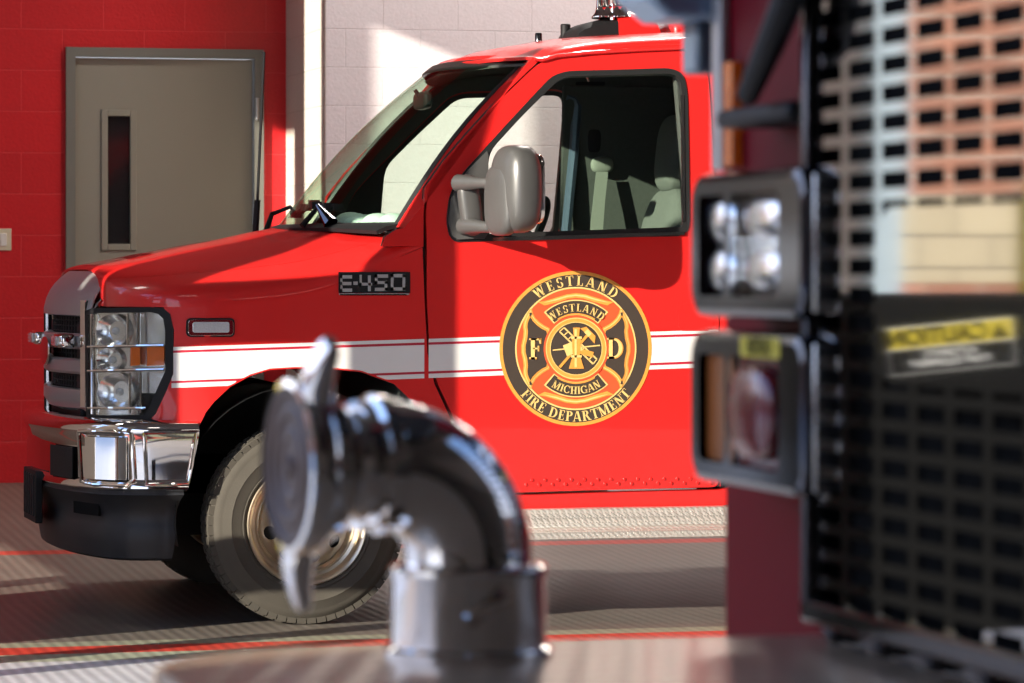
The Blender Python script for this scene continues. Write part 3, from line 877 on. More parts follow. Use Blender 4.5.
# ---------------------------------------------------------------- running board, diamond plate
diam = bpy.data.materials.new('diamond_plate_aluminium'); diam.use_nodes = True
_n = diam.node_tree.nodes; _l = diam.node_tree.links; _b = _n['Principled BSDF']
_b.inputs['Base Color'].default_value = (.60, .57, .52, 1); _b.inputs['Metallic'].default_value = .6; _b.inputs['Roughness'].default_value = .38
_tc = _n.new('ShaderNodeTexCoord'); _mp = _n.new('ShaderNodeMapping'); _mp.inputs['Scale'].default_value = (1, 1, 1)
def checker_plate(m, scale):
    n = m.node_tree.nodes; l = m.node_tree.links; b = n['Principled BSDF']
    tc = n.new('ShaderNodeTexCoord'); hs = []
    for ang in (0.785, -0.785):
        mp = n.new('ShaderNodeMapping'); mp.inputs['Rotation'].default_value = (ang, ang, ang); l.new(tc.outputs['Object'], mp.inputs['Vector'])
        sp = n.new('ShaderNodeSeparateXYZ')
        w = n.new('ShaderNodeTexWave'); w.inputs['Scale'].default_value = scale; w.inputs['Distortion'].default_value = 0; l.new(mp.outputs[0], w.inputs['Vector']); hs.append(w)
    vo = n.new('ShaderNodeTexChecker'); vo.inputs['Scale'].default_value = scale * 3.2; l.new(tc.outputs['Object'], vo.inputs['Vector'])
    mx = n.new('ShaderNodeMixRGB'); l.new(vo.outputs['Fac'], mx.inputs[0]); l.new(hs[0].outputs['Fac'], mx.inputs[1]); l.new(hs[1].outputs['Fac'], mx.inputs[2])
    bp = n.new('ShaderNodeBump'); bp.inputs['Strength'].default_value = .6; bp.inputs['Distance'].default_value = .003
    l.new(mx.outputs[0], bp.inputs['Height']); l.new(bp.outputs[0], b.inputs['Normal'])
checker_plate(diam, 26)
for far in (False, True):
    f = (lambda y: 2*YC - y) if far else (lambda y: y)
    z1 = WY(620, 508, -.02).z; z2 = WY(620, 526, -.03).z; z3 = WY(620, 529, -.03).z; z4 = WY(620, 538, -.06).z
    bm = BM()
    prof = [(.03, z1), (-.025, z1), (-.03, z2), (-.05, z2 - .004), (-.055, z3), (-.075, z3 - .003), (-.08, z4), (.03, z4)]
    prism(bm, [(.50, f(y), z) for y, z in prof], (1.22, 0, 0))
    rb = obj('running_board', bm, diam, amb, bevel=.003)

# ---------------------------------------------------------------- windshield, header, roof
# curves of glass: near edge at Y=.10 (bottom) / .22 (top)
pass
def wsp_old(s, t):
    """s 0..1 across, t 0..1 bottom to top"""
    y = (1-t) * (wb.y + (2*YC - 2*wb.y) * s) + t * (wt.y + (2*YC - 2*wt.y) * s)
    q = 1 - (2*s - 1) ** 2
    x = (1-t) * (wb.x - .27 * q) + t * (wt.x - .17 * q)
    z = (1-t) * (wb.z - .0 * q) + t * (wt.z + .015 * q) + .03 * math.sin(PI*t) * 1
    x -= .02 * math.sin(PI*t)
    return Vector((x, y, z))
bm = BM(); loft(bm, [[wsp(s, t) for s in fr(.012, .988, 28)] for t in fr(.01, .985, 12)]); orient(bm, (-1, 0, 1))
ws = obj('windshield', bm, glass_w, amb)
# black border band of the glass
bm = BM()
for (s0, s1, t0, t1) in ((0, .014, 0, 1), (.986, 1, 0, 1), (0, 1, .955, 1.0), (0, 1, -.02, .02)):
    ns = max(2, int((s1-s0)*28)); nt = max(2, int((t1-t0)*12))
    loft(bm, [[wsp(s, t) + Vector((-.004, 0, .004)) for s in fr(s0, s1, ns)] for t in fr(t0, t1, nt)])
orient(bm, (-1, 0, 1)); obj('windshield_seal', bm, sealm, ws, solid=.012)
# roof: header rises from the glass, rounds to the side gutters
gut = UP([(534,58),(541,59),(556,55),(590,51.5),(640,48.5),(690,46.5),(720,45)])
gut3 = [Vector((x, S(x, z), z)) for x, z in gut] + [Vector((2.06, S(2.06, gut[-1][1]), gut[-1][1] + .0))]
def roofpt(k, u):
    """k index along gutter (float), u 0 side .. 1 centre"""
    i = min(int(k), len(gut3)-2); g = gut3[i].lerp(gut3[i+1], k - i)
    th = u*PI/2; e = 2/2.9
    A = 1 - math.cos(th)**e; B = math.sin(th)**e
    rise = interp(g.x, [(gut3[0].x, .012), (gut3[0].x+.12, .055), (gut3[0].x+.3, .075), (2, .085)])
    back = interp(g.x, [(gut3[0].x, .175), (gut3[0].x + .2, .12), (2.0, 0)])
    return Vector((g.x - back * (1 - (1-A)**2), g.y + (YC - g.y)*A, g.z + rise*B))
us = [0, .003, .01, .025, .05, .09, .15, .22, .3, .4, .52, .66, .82, 1.0]
ks = fr(0, len(gut3)-1, 40)
bm = BM()
loft(bm, [[roofpt(k, u) for u in us] for k in ks]); loft(bm, [[Vector((roofpt(k, u).x, 2*YC - roofpt(k, u).y, roofpt(k, u).z)) for u in us] for k in ks])
# short brow joining roof and glass
loft(bm, [[wsp(s, 1.0) + Vector((0, 0, .001)) for s in fr(0, 1, 26)], [roofpt(0, 0 if s in (0,1) else 0) if False else (wsp(s, 1.0) + Vector((.03, 0, .02))) for s in fr(0, 1, 26)]])
bmesh.ops.remove_doubles(bm, verts=bm.verts, dist=1e-5); orient(bm, (-.3, 0, 1))
roof = obj('cab_roof', bm, paint, amb, solid=.012)
for s in (0, 1):
    bm = BM()
    L = [Vector((p.x, (2*YC - p.y + .008) if s else p.y - .008, p.z - .004)) for p in gut3]
    tube(bm, L, .008, 8)
    obj('drip_rail', bm, paint, roof)
# headliner
bm = BM(); loft(bm, [[Vector((roofpt(k, u).x, roofpt(k, u).y, roofpt(k, u).z - .035)) for u in (.05, .3, .6, 1)] + [Vector((roofpt(k, u).x, 2*YC - roofpt(k, u).y, roofpt(k, u).z - .035)) for u in (.6, .3, .05)] for k in ks])
obj('headliner', bm, darkin, roof, solid=.01)

# cowl: black louvre panel at the foot of the glass
bm = BM()
rows = []
for f_ in (0, .35, .7, 1):
    row = []
    for s in fr(.0, 1, 30):
        w = wsp(s, 0); sy = min(w.y, 2*YC - w.y)
        hx = interp(sy, [(.0,.40),(.15,.30),(.4,.185),(.7,.12),(1,.085)])
        hz = interp(sy, [(0,1.452),(.15,1.462),(.4,1.474),(1,1.480)])
        a = Vector((w.x + .05, w.y, w.z + .01)); b = Vector((min(hx, w.x - .03), w.y, hz)); p = a.lerp(b, f_); p.z += .012*math.sin(PI*f_); row.append(p)
    rows.append(row)
loft(bm, rows); orient(bm, (0, 0, 1)); cowl = obj('cowl_panel', bm, blackp, amb, solid=.015)
# wipers
def at3(px, py, Y): return WY(px, py, Y)
for (P, blade) in (([(302,226,.62),(313,213,.64),(319,206,.66),(322,205,.7)], [(316,206,.70),(330,207,.62),(338,208,.58)]),
                   ([(266,231,1.35),(272,214,1.38),(290,207,1.30),(297,214,1.22)], [(296,215,1.25),(306,208,1.15),(314,204,1.05)])):
    bm = BM(); tube(bm, [at3(*q) for q in P], [.012, .010, .008, .006], 8)
    w = obj('wiper', bm, blackp, amb)
    bm = BM(); tube(bm, [at3(*q) for q in blade], .012, 8)
    for q in blade: box(bm, tuple(at3(*q) - Vector((.02,.02,.012))), tuple(at3(*q) + Vector((.02,.02,.016))))
    obj('wiper_blade', bm, sealm, w)
bm = BM(); a = WY(331,224,.45); b = WY(317,205,.52)
tube(bm, [a, a.lerp(b, .45), b], [.030, .020, .008], 10); obj('wiper_arm_cover', bm, chrome_black, amb)
# whip aerial on the far fender
bm = BM(); a = WY(255.5, 234, 1.72); b = WY(257.5, 200, 1.72); c_ = WY(264, 52, 1.72)
tube(bm, [a, b], .013, 8); tube(bm, [b, c_], .006, 6); obj('whip_aerial', bm, blackp, amb)

# ---------------------------------------------------------------- mirror
mb = panel('mirror', UP([(448,222),(450,199),(457,184),(468,169),(486,151),(487.5,155),(487.5,233),(484,238),(457,239.5),(451,235)]), [], mirr, door, off=.016, thick=.02)
bm = BM()   # flared base blending outwards
c0 = WY(470, 205, -.03)
superell(bm, c0, (.042, .035, .115), 3, 24, 14, M=Matrix.Rotation(math.radians(-8), 3, 'Y')); obj('mirror_base', bm, mirr, mb)
for (p, q) in (((464,183),(497,183)), ((469,226),(502,228))):
    bm = BM(); a = WY(p[0], p[1], -.05); b = WY(q[0], q[1], -.22)
    tube(bm, [a + Vector((-.01,.04,0)), a, a.lerp(b,.5), b, b + Vector((.03,-.02,0))], [.034,.030,.021,.021,.023], 14); obj('mirror_arm', bm, mirr, mb)
hc = WY(516, 189, -.27)
hw = .088; hh = (WY(516,145,-.27) - WY(516,233,-.27)).z / 2
bm = BM()
rows = []
for i in range(25):
    ph = -PI/2 + PI*i/24; cz = math.copysign(abs(math.sin(ph))**.72, math.sin(ph)); cr = max(0.0001, abs(math.cos(ph)))**.60
    row = []
    for k in range(36):
        th = 2*PI*k/36; cx = math.copysign(abs(math.cos(th))**.7, math.cos(th)); sy = math.copysign(abs(math.sin(th))**.7, math.sin(th))
        row.append(hc + Vector((.075*cr*cx, .125*cr*sy, hh*cz)) )
    rows.append(row)
loft(bm, rows, closed_u=True); bmesh.ops.remove_doubles(bm, verts=bm.verts, dist=1e-5)
Mz = Matrix.Rotation(math.radians(12), 3, 'Z')
for v in bm.verts: v.co = hc + Mz @ (v.co - hc)
obj('mirror_head', bm, mirr, mb)
bm = BM(); hb = WY(502, 200, -.25)
superell(bm, hb, (.040, .105, .132), 3.2, 28, 16, M=Mz); obj('mirror_bracket', bm, mirr, mb)
bm = BM(); superell(bm, hc + Mz @ Vector((.066, 0, 0)), (.012, .095, hh*.80), 5, 24, 12, M=Mz); obj('mirror_glass', bm, chrome, mb)

# ---------------------------------------------------------------- roof fittings
for (px0, yb, yt, w, Y) in ((538.5, 44, 33, .014, .75), (565.5, 42, 24, .020, .72)):
    a = WY(px0, yb + 6, Y); b = WY(px0, yt, Y); bm = BM(); lathe(bm, [(w*1.6,0),(w*1.6,.01),(w,.014),(w,(b-a).z - .004),(w*.8,(b-a).z),(0,(b-a).z)], a, (0,0,1), 20); obj('roof_aerial', bm, chrome_black if w < .018 else blackp, roof)
lb0 = WY(572, 44, .55); lb1 = WY(612, 20, .55); lb2 = WY(700, 12, .55)
bm = BM()
def barprof(x, h, y0, y1): return [(x, y0, 0), (x, y0 + .01, h*.8), (x, y0 + .05, h), (x, y1 - .05, h), (x, y1 - .01, h*.8), (x, y1, 0)]
zb = WY(640, 44, .55).z
rows = []
for (px, top) in ((571,40),(574,31),(580,26),(590,22),(602,19),(614,17)):
    p = WY(px, top, .55); rows.append([(a, b, zb - .02 + max(.004, c)) for a, b, c in barprof(p.x, p.z - zb + .02, .46, .80)])
loft(bm, rows, cap=True); lbar = obj('lightbar', bm, blackp, roof)
bm = BM(); rows = []
for (px, top) in ((613,14),(625,11),(640,12),(652,20),(656,33)):
    p = WY(px, top, .55); rows.append([(a, b, zb - .02 + max(.004, c)) for a, b, c in barprof(p.x, p.z - zb + .02, .46, .80)])
loft(bm, rows, cap=True); obj('lightbar_lens', bm, paint, lbar)
bm = BM(); p = WY(690, 36, .5); q = WY(672, 22, .5); box(bm, (q.x, .48, zb - .02), (q.x + .30, .80, q.z)); obj('roof_ventilator', bm, paint, roof, bevel=.02)
bm = BM()
for px in (600, 607, 616, 623):
    p = WY(px, 14, .5); lathe(bm, [(.012,.10),(.014,.03),(.02,.005),(.034,-.012),(.034,-.016),(.0,-.010)], p, (0, .1, 1), 16)
tube(bm, [WY(598, 8, .5), WY(625, 6, .5)], .012, 8); tube(bm, [WY(612, 4, .5), WY(612, 20, .5)], .012, 8)
obj('air_horn', bm, chrome, roof)

# ---------------------------------------------------------------- module body behind the cab (mostly hidden)
bm = BM(); box(bm, (2.10, -.14, .52), (5.4, 2.14, 2.85)); mod = obj('module_body', bm, paint, amb, bevel=.05)
bm = BM(); box(bm, (2.2, -.146, .92), (5.35, -.14, 1.02)); obj('module_stripe', bm, white, mod)
for q_ in (((2.3, -.15, .62), (2.9, -.14, 2.2)), ((4.1, -.15, 1.2), (5.0, -.14, 1.9))):
    bm = BM(); box(bm, *q_); obj('compartment_door', bm, paint, mod, bevel=.004)

# ---------------------------------------------------------------- interior
bm = BM()
box(bm, (2.02, .06, .6), (2.06, 1.94, 2.05)); box(bm, (2.02, .16, 2.05), (2.06, 1.84, 2.19)); box(bm, (.50, .06, .58), (2.04, 1.94, .62)); box(bm, (.40, .06, .6), (.44, 1.94, 1.36))
obj('cab_lining', bm, darkin, amb)
for far in (True, False):      # B pillar and lower door trims
    bm = BM()
    f = (lambda y: 2*YC - y) if far else (lambda y: y)
    pts = [(1.50,1.0),(1.50,1.45),(1.485,1.95),(1.48,2.10),(2.02,2.10),(2.02,.62),(1.50,.62)]
    prism(bm, [(x, f(S(x, z) + .035), z) for x, z in pts], (0, (-1 if far else 1)*.03, 0))
    obj('pillar_trim', bm, darkin, amb, bevel=.01); bm = BM()
    prism(bm, [(x, f(S(x, z) + .035), z) for x, z in [(.47,.62),(.47,1.40),(1.50,1.405),(1.50,.62)]], (0, (-1 if far else 1)*.05, 0)); obj('door_trim', bm, darkin, doors[1 if far else 0], bevel=.01)
bm = BM(); rows = []
for (x, z) in ((.42,1.37),(.40,1.41),(.46,1.44),(.58,1.45),(.72,1.44),(.84,1.40),(.86,1.34),(.84,1.1),(.78,.95)):
    rows.append([(x - .22*(1 - ((y-YC)/.9)**2) * (1 if x < .6 else .15), y, z) for y in fr(.10, 1.90, 16)])
loft(bm, rows); dash = obj('dashboard', bm, darkin, amb, solid=.02, soff=0)
bm = BM(); c = Vector((.98, .55, 1.42)); M = Matrix.Rotation(math.radians(-62), 3, 'Y')
ringp = [c + M @ Vector((.19*math.cos(a), .19*math.sin(a), 0)) for a in fr(0, 2*PI, 36)]
tube(bm, ringp, .016, 10, cap=False); tube(bm, [c + M @ Vector((0,-.19,0)), c, c + M @ Vector((0,.19,0))], .016, 8); tube(bm, [c, Vector((.80,.55,1.30))], .03, 10)
superell(bm, c, (.05, .07, .05), 3, 16, 10); obj('steering_wheel', bm, sealm, amb)
def seat(yc):
    s = empty('seat', (1.3, yc, .62), parent=amb)
    bm = BM(); superell(bm, (1.50, yc, .93), (.27, .26, .09), 4, 32, 14); obj('seat_cushion', bm, seatm, s)
    bm = BM(); superell(bm, (1.83, yc, 1.30), (.085, .255, .36), 3.6, 32, 20, M=Matrix.Rotation(math.radians(10), 3, 'Y')); obj('seat_back', bm, seatm, s)
    bm = BM(); superell(bm, (1.885, yc, 1.80), (.065, .145, .165), 3.2, 28, 16, M=Matrix.Rotation(math.radians(6), 3, 'Y')); obj('headrest', bm, seatm, s)
    bm = BM(); box(bm, (1.25, yc-.2, .62), (1.68, yc+.2, .86)); obj('seat_base', bm, blackp, s, bevel=.01)
seat(.50); seat(1.50)
bm = BM()      # passenger belt on the far pillar
a = WY(602, 165, 1.80); M = Matrix.Rotation(0, 3, 'Y')
superell(bm, a, (.050, .02, .036), 2.6, 24, 12); belt = obj('belt_guide', bm, beltm, amb)
bm = BM(); L = [(WY(596,172,1.78), WY(608,172,1.78)), (WY(593,200,1.76), WY(605,200,1.76)), (WY(589,240,1.74), WY(602,240,1.74))]
loft(bm, [[a, b] for a, b in L]); obj('belt_strap', bm, beltm, belt, solid=.003)
bm = BM(); superell(bm, WY(594,122,1.83), (.030, .008, .13), 5, 20, 12); obj('belt_slot', bm, labk, belt)
# inner frame of the far window
bm = BM(); q = [WY(a, b, 1.83) for a, b in ((566,96),(574,99),(577,106),(574,150),(566,232))]
tube(bm, q, .022, 8); obj('window_frame_trim', bm, bluegr, doors[1])
# rear-view mirror
bm = BM(); p = wsp(.5, .80) + Vector((.07, 0, -.03)); superell(bm, p, (.02, .12, .035), 4, 24, 12); tube(bm, [p, wsp(.5, .84) + Vector((.01,0,-.01))], .008, 8); obj('rear_view_mirror', bm, sealm, ws)
# crumpled white cloth on the dashboard
bm = BM(); base = wsp(.22, .06)
for i in range(9):
    y = .30 + i*.075 ; superell(bm, (.44 - .10*math.sin(i*.4) + .03*random.random() - .03, y, 1.49 + .012*random.random()), (.06, .06, .030 + .012*random.random()), 2.2, 16, 10)
obj('crumpled_cloth', bm, mat('white_cotton', (.75,.78,.74,1), .9, noise=(30,.1), bump=(60,.4,.01)), None, label='crumpled white cloth lying on the dashboard behind the windshield', cat='cloth')
# =========================================================== ROOM
def block_mat(name, col, mortar, bw, bh, off, rough=.45, vary=.06, axis='XZ'):
    m = bpy.data.materials.new(name); m.use_nodes = True
    n = m.node_tree.nodes; l = m.node_tree.links; b = n['Principled BSDF']; b.inputs['Roughness'].default_value = rough
    g = n.new('ShaderNodeNewGeometry'); sp = n.new('ShaderNodeSeparateXYZ'); cb = n.new('ShaderNodeCombineXYZ')
    l.new(g.outputs['Position'], sp.inputs[0]); l.new(sp.outputs[axis[0]], cb.inputs['X']); l.new(sp.outputs[axis[1]], cb.inputs['Y'])
    mp = n.new('ShaderNodeMapping'); mp.inputs['Location'].default_value = (off[0], off[1], 0); l.new(cb.outputs[0], mp.inputs['Vector'])
    br = n.new('ShaderNodeTexBrick'); br.inputs['Scale'].default_value = 1; br.inputs['Brick Width'].default_value = bw; br.inputs['Row Height'].default_value = bh
    br.inputs['Mortar Size'].default_value = .0035 if bh > .15 else .006; br.inputs['Mortar Smooth'].default_value = .4; br.inputs['Bias'].default_value = 0
    c = Vector(col[:3]); br.inputs['Color1'].default_value = (*(c * (1 + vary)), 1); br.inputs['Color2'].default_value = (*(c * (1 - vary)), 1); br.inputs['Mortar'].default_value = mortar
    l.new(mp.outputs[0], br.inputs['Vector'])
    no = n.new('ShaderNodeTexNoise'); no.inputs['Scale'].default_value = 60; no.inputs['Detail'].default_value = 6
    l.new(g.outputs['Position'], no.inputs['Vector'])
    rr = n.new('ShaderNodeMapRange'); rr.inputs['To Min'].default_value = .88; rr.inputs['To Max'].default_value = 1.08; l.new(no.outputs['Fac'], rr.inputs['Value'])
    mx = n.new('ShaderNodeMixRGB'); mx.blend_type = 'MULTIPLY'; mx.inputs[0].default_value = 1; l.new(br.outputs['Color'], mx.inputs[1]); l.new(rr.outputs[0], mx.inputs[2])
    l.new(mx.outputs[0], b.inputs['Base Color'])
    ad = n.new('ShaderNodeMath'); ad.operation = 'MULTIPLY_ADD'; ad.inputs[1].default_value = -1.0; l.new(br.outputs['Fac'], ad.inputs[0]); l.new(no.outputs['Fac'], ad.inputs[2])
    bp = n.new('ShaderNodeBump'); bp.inputs['Strength'].default_value = .5; bp.inputs['Distance'].default_value = .004; l.new(ad.outputs[0], bp.inputs['Height']); l.new(bp.outputs[0], b.inputs['Normal'])
    MATS[name] = m; return m
YW = 6.62                                  # far wall plane
FZ = WY(12, 482, YW).z                     # floor level at the far wall
pz = lambda py, px=150, Y=YW: WY(px, py, Y).z
ch = (pz(193.7, 20) - pz(235, 20))         # course height there
rowz = pz(193.7, 20)
print('wall scale', ch, 'floor rise', FZ)
jx = WY(21.5, 220, YW).x
bwid = ch * 2
redwall = block_mat('red_painted_block', (.60, .010, .014, 1), (.66, .03, .035, 1), bwid, ch, (0, 0))
redwall.node_tree.nodes['Mapping'].inputs['Location'].default_value = (-(jx % bwid) + bwid*10, -(rowz % ch) + ch*10, 0)
greywall = block_mat('lilac_grey_painted_block', srgb(206, 198, 200), srgb(196, 188, 190), .40, .20, (.1, .03), .6, .015)
creamwall = block_mat('cream_painted_block', srgb(206, 196, 184), srgb(196, 186, 172), .40, .20, (.1, .03), .6, .015, 'YZ')
# far wall of red block, with a doorway
x_r = WY(286, 200, YW).x
dx0, dx1 = WY(65.5, 100, YW).x, WY(263, 100, YW).x; dz1 = pz(48.5, 160)
HWALL = 5.4
bm = BM()
box(bm, (-4.3, YW, FZ - .4), (dx0, YW + .2, HWALL)); box(bm, (dx1, YW, FZ - .4), (x_r, YW + .2, HWALL)); box(bm, (dx0, YW, dz1), (dx1, YW + .2, HWALL))
obj('wall_far', bm, redwall, kind='structure', smooth=False)
# grey block return wall, nearer, starting at the corner
YG = YW - 1.05
xg = WY(326, 150, YG).x
bm = BM(); box(bm, (xg, YG, -.1), (9.0, YW + .2, HWALL)); obj('wall_far_return', bm, greywall, kind='structure', smooth=False)
# angled cream face that joins them
bm = BM(); prism(bm, [(x_r, YW + .1, -.1), (x_r, YW, -.1), (xg - .012, YG + .02, -.1), (xg - .004, YG, -.1), (xg + .05, YG + .05, -.1), (xg + .05, YW + .1, -.1)], (0, 0, HWALL + .1)); obj('wall_corner', bm, creamwall, kind='structure', smooth=False)

# interior door
fw = .05
bm = BM()
box(bm, (dx0, YW - .03, FZ), (dx0 + fw, YW + .18, dz1)); box(bm, (dx1 - fw, YW - .03, FZ), (dx1, YW + .18, dz1)); box(bm, (dx0 + fw, YW - .03, dz1 - fw), (dx1 - fw, YW + .18, dz1))
d1 = obj('door_1', bm, frame_gr, kind='structure')
bm = BM()
lx0, lx1 = dx0 + fw + .005, dx1 - fw - .005; lz1 = dz1 - fw - .005
gx0, gx1 = WY(108, 170, YW).x, WY(130.5, 170, YW).x; gz0, gz1 = pz(244), pz(116.5)
def holed(bm, a, b, h0, h1, y0, y1):
    box(bm, (a[0], y0, a[1]), (h0[0], y1, b[1])); box(bm, (h1[0], y0, a[1]), (b[0], y1, b[1])); box(bm, (h0[0], y0, a[1]), (h1[0], y1, h0[1])); box(bm, (h0[0], y0, h1[1]), (h1[0], y1, b[1]))
holed(bm, (lx0, FZ + .01), (lx1, lz1), (gx0, gz0), (gx1, gz1), YW + .015, YW + .06)
leaf = obj('door_leaf', bm, steel_gr, d1, smooth=False)
bm = BM(); k = .035
holed(bm, (gx0 - k, gz0 - k), (gx1 + k, gz1 + k), (gx0, gz0), (gx1, gz1), YW + .003, YW + .02); obj('vision_frame', bm, steel_gr, leaf, bevel=.004)
bm = BM(); box(bm, (gx0, YW + .03, gz0), (gx1, YW + .04, gz1)); obj('vision_glass', bm, darkglass, leaf)
bm = BM()
for py in (108, 290, 440):
    x = WY(256, py, YW).x; z = pz(py); tube(bm, [(x, YW - .035, z - .06), (x, YW - .035, z + .06)], .011, 10); box(bm, (x - .01, YW - .03, z - .055), (x + .012, YW + .016, z + .055))
obj('hinge', bm, galv, leaf)
bm = BM(); x = lx0 + .07; z = FZ + 1.0; lathe(bm, [(.03,.02),(.03,.0),(.012,-.01),(.012,-.05)], (x, YW, z), (0, 1, 0), 20); tube(bm, [(x, YW - .05, z), (x + .11, YW - .05, z)], .011, 10); obj('door_handle', bm, galv, leaf)

# light switch
a = WY(0, 250.5, YW - .01); b = WY(11.5, 228.5, YW - .01)
bm = BM(); box(bm, (b.x - .085, YW - .008, a.z), (b.x, YW, b.z))
sw = obj('light_switch', bm, creampl, label='cream rocker light switch on the red block wall left of the grey door', cat='light switch', bevel=.003)
bm = BM(); c = (b.x - .0425); zc = (a.z + b.z)/2; box(bm, (c - .017, YW - .014, zc - .034), (c + .017, YW - .006, zc + .034)); obj('rocker', bm, mat('switch_white', (.8,.78,.72,1), .3, noise=(20,.02)), sw, bevel=.002)

# floor: ribbed interlocking tiles in coloured courses, rising gently past the van
fm = bpy.data.materials.new('ribbed_floor_tile'); fm.use_nodes = True
n = fm.node_tree.nodes; l = fm.node_tree.links; b = n['Principled BSDF']; b.inputs['Roughness'].default_value = .42
g = n.new('ShaderNodeNewGeometry'); sp = n.new('ShaderNodeSeparateXYZ'); l.new(g.outputs['Position'], sp.inputs[0])
mr = n.new('ShaderNodeMapRange'); Y0, Y1 = -14.0, 7.0; mr.inputs['From Min'].default_value = Y0; mr.inputs['From Max'].default_value = Y1; l.new(sp.outputs['Y'], mr.inputs['Value'])
cr = n.new('ShaderNodeValToRGB'); cr.color_ramp.interpolation = 'CONSTANT'; l.new(mr.outputs[0], cr.inputs[0])
fy = lambda px, py: WZ(px, py, 0).y
grey_l = (.50, .49, .50, 1); taupe = (.150, .128, .108, 1); redl = (.55, .05, .03, 1); sage = (.28, .28, .20, 1)
bands = [(-14, grey_l), (fy(0, 664.5), (.34,.36,.26,1)), (fy(0, 657.5), redl), (fy(0, 650), sage), (fy(0, 645), taupe)]
def floor_z(y): return interp(y, [(1.2, 0), (YW, FZ)])
yy = 2.0
for _ in range(20):
    p = WZ(30, 556.5, floor_z(yy)); yy = p.y
y_r0 = yy
for _ in range(20):
    p = WZ(30, 552, floor_z(yy)); yy = p.y
bands += [(y_r0, (.40,.05,.035,1)), (yy, taupe)]
el = cr.color_ramp.elements
el[0].position = 0; el[0].color = bands[0][1]; el[1].position = (bands[1][0]-Y0)/(Y1-Y0); el[1].color = bands[1][1]
for yb, c in bands[2:]: e = el.new((yb-Y0)/(Y1-Y0)); e.color = c
wv = n.new('ShaderNodeTexWave'); wv.wave_type = 'BANDS'; wv.bands_direction = 'X'; wv.inputs['Scale'].default_value = 6.5; wv.inputs['Distortion'].default_value = 0
mp = n.new('ShaderNodeMapping'); l.new(g.outputs['Position'], mp.inputs['Vector']); l.new(mp.outputs[0], wv.inputs['Vector'])
no = n.new('ShaderNodeTexNoise'); no.inputs['Scale'].default_value = 4; no.inputs['Detail'].default_value = 5; l.new(g.outputs['Position'], no.inputs['Vector'])
r1 = n.new('ShaderNodeMapRange'); r1.inputs['To Min'].default_value = .84; r1.inputs['To Max'].default_value = 1.1; l.new(wv.outputs['Fac'], r1.inputs['Value'])
r2 = n.new('ShaderNodeMapRange'); r2.inputs['To Min'].default_value = .8; r2.inputs['To Max'].default_value = 1.15; l.new(no.outputs['Fac'], r2.inputs['Value'])
m1 = n.new('ShaderNodeMixRGB'); m1.blend_type = 'MULTIPLY'; m1.inputs[0].default_value = 1; l.new(cr.outputs[0], m1.inputs[1]); l.new(r1.outputs[0], m1.inputs[2])
m2 = n.new('ShaderNodeMixRGB'); m2.blend_type = 'MULTIPLY'; m2.inputs[0].default_value = 1; l.new(m1.outputs[0], m2.inputs[1]); l.new(r2.outputs[0], m2.inputs[2]); l.new(m2.outputs[0], b.inputs['Base Color'])
bp = n.new('ShaderNodeBump'); bp.inputs['Strength'].default_value = .22; bp.inputs['Distance'].default_value = .005; l.new(wv.outputs['Fac'], bp.inputs['Height']); l.new(bp.outputs[0], b.inputs['Normal'])
bm = BM()
ysf = [-22, -16, -8, 0, 1.2, 2.5, 4, YW + .15]
loft(bm, [[(x, y, floor_z(y)) for x in (-4.3, -2, 2, 9)] for y in ysf]); orient(bm, (0, 0, 1))
obj('floor', bm, fm, kind='structure', smooth=False, solid=.15)

# ceiling, other walls of the bay
ceilm = mat('ceiling_grey', (.12, .12, .12, 1), .9, noise=(2, .1))
wallm = mat('bay_wall_white', (.72, .70, .66, 1), .8, noise=(2, .05))
bm = BM(); box(bm, (-4.3, -22, HWALL), (9, YW + .2, HWALL + .2)); obj('ceiling', bm, ceilm, kind='structure')
bm = BM(); box(bm, (9, -22, 0), (9.2, YW, HWALL)); obj('wall_right', bm, wallm, kind='structure')
bm = BM(); box(bm, (-4.3, -22.2, 0), (9.2, -22, HWALL)); obj('wall_near', bm, wallm, kind='structure')
SUN = None
# =========================================================== SUN DIRECTION (from the door mirror and its shadow)
def body_pt(px, py): x, z = US(px, py); return Vector((x, S(x, z), z))
_m = WY(541, 238, -.20); _s = body_pt(617, 273); SUNV = (_s - _m).normalized(); print('SUNV', SUNV)

# =========================================================== BAY FRONT (openings to the street on the -X side)
XP = -4.3
def wall_with_openings(bm, x0, x1, ya, yb, za, zb, ops):
    ys = sorted({ya, yb, *[o[0] for o in ops], *[o[1] for o in ops]}); zs = sorted({za, zb, *[o[2] for o in ops], *[o[3] for o in ops]})
    for i in range(len(ys)-1):
        z = 0
        while z < len(zs)-1:
            inside = lambda k: any(o[0] <= (ys[i]+ys[i+1])/2 <= o[1] and o[2] <= (zs[k]+zs[k+1])/2 <= o[3] for o in ops)
            if inside(z): z += 1; continue
            k = z
            while k + 1 < len(zs)-1 and not inside(k+1): k += 1
            box(bm, (x0, ys[i], zs[z]), (x1, ys[i+1], zs[k+1])); z = k + 1
bm = BM()
OPS = [(-11.06, -10.79, -1, 1.95), (-10.79, -1.45, -1, 4.78), (1.70, 2.25, 2.4, 4.78), (-1.44, -.55, 3.3, 4.6), (2.41, 2.93, 3.3, 5.1), (3.15, 3.54, 3.0, 4.15),  # openings placed and sized to throw the sun patches and reflections inside
       (-1.15, 1.6, .05, .62), (-.50, -.20, 1.20, 1.42), (-.05, 1.45, 1.27, 1.45), (2.0, 3.05, 1.37, 1.48)]
wall_with_openings(bm, XP - .12, XP, -22, YW + .2, -.1, HWALL, OPS)
obj('wall_left', bm, wallm, kind='structure', smooth=False)
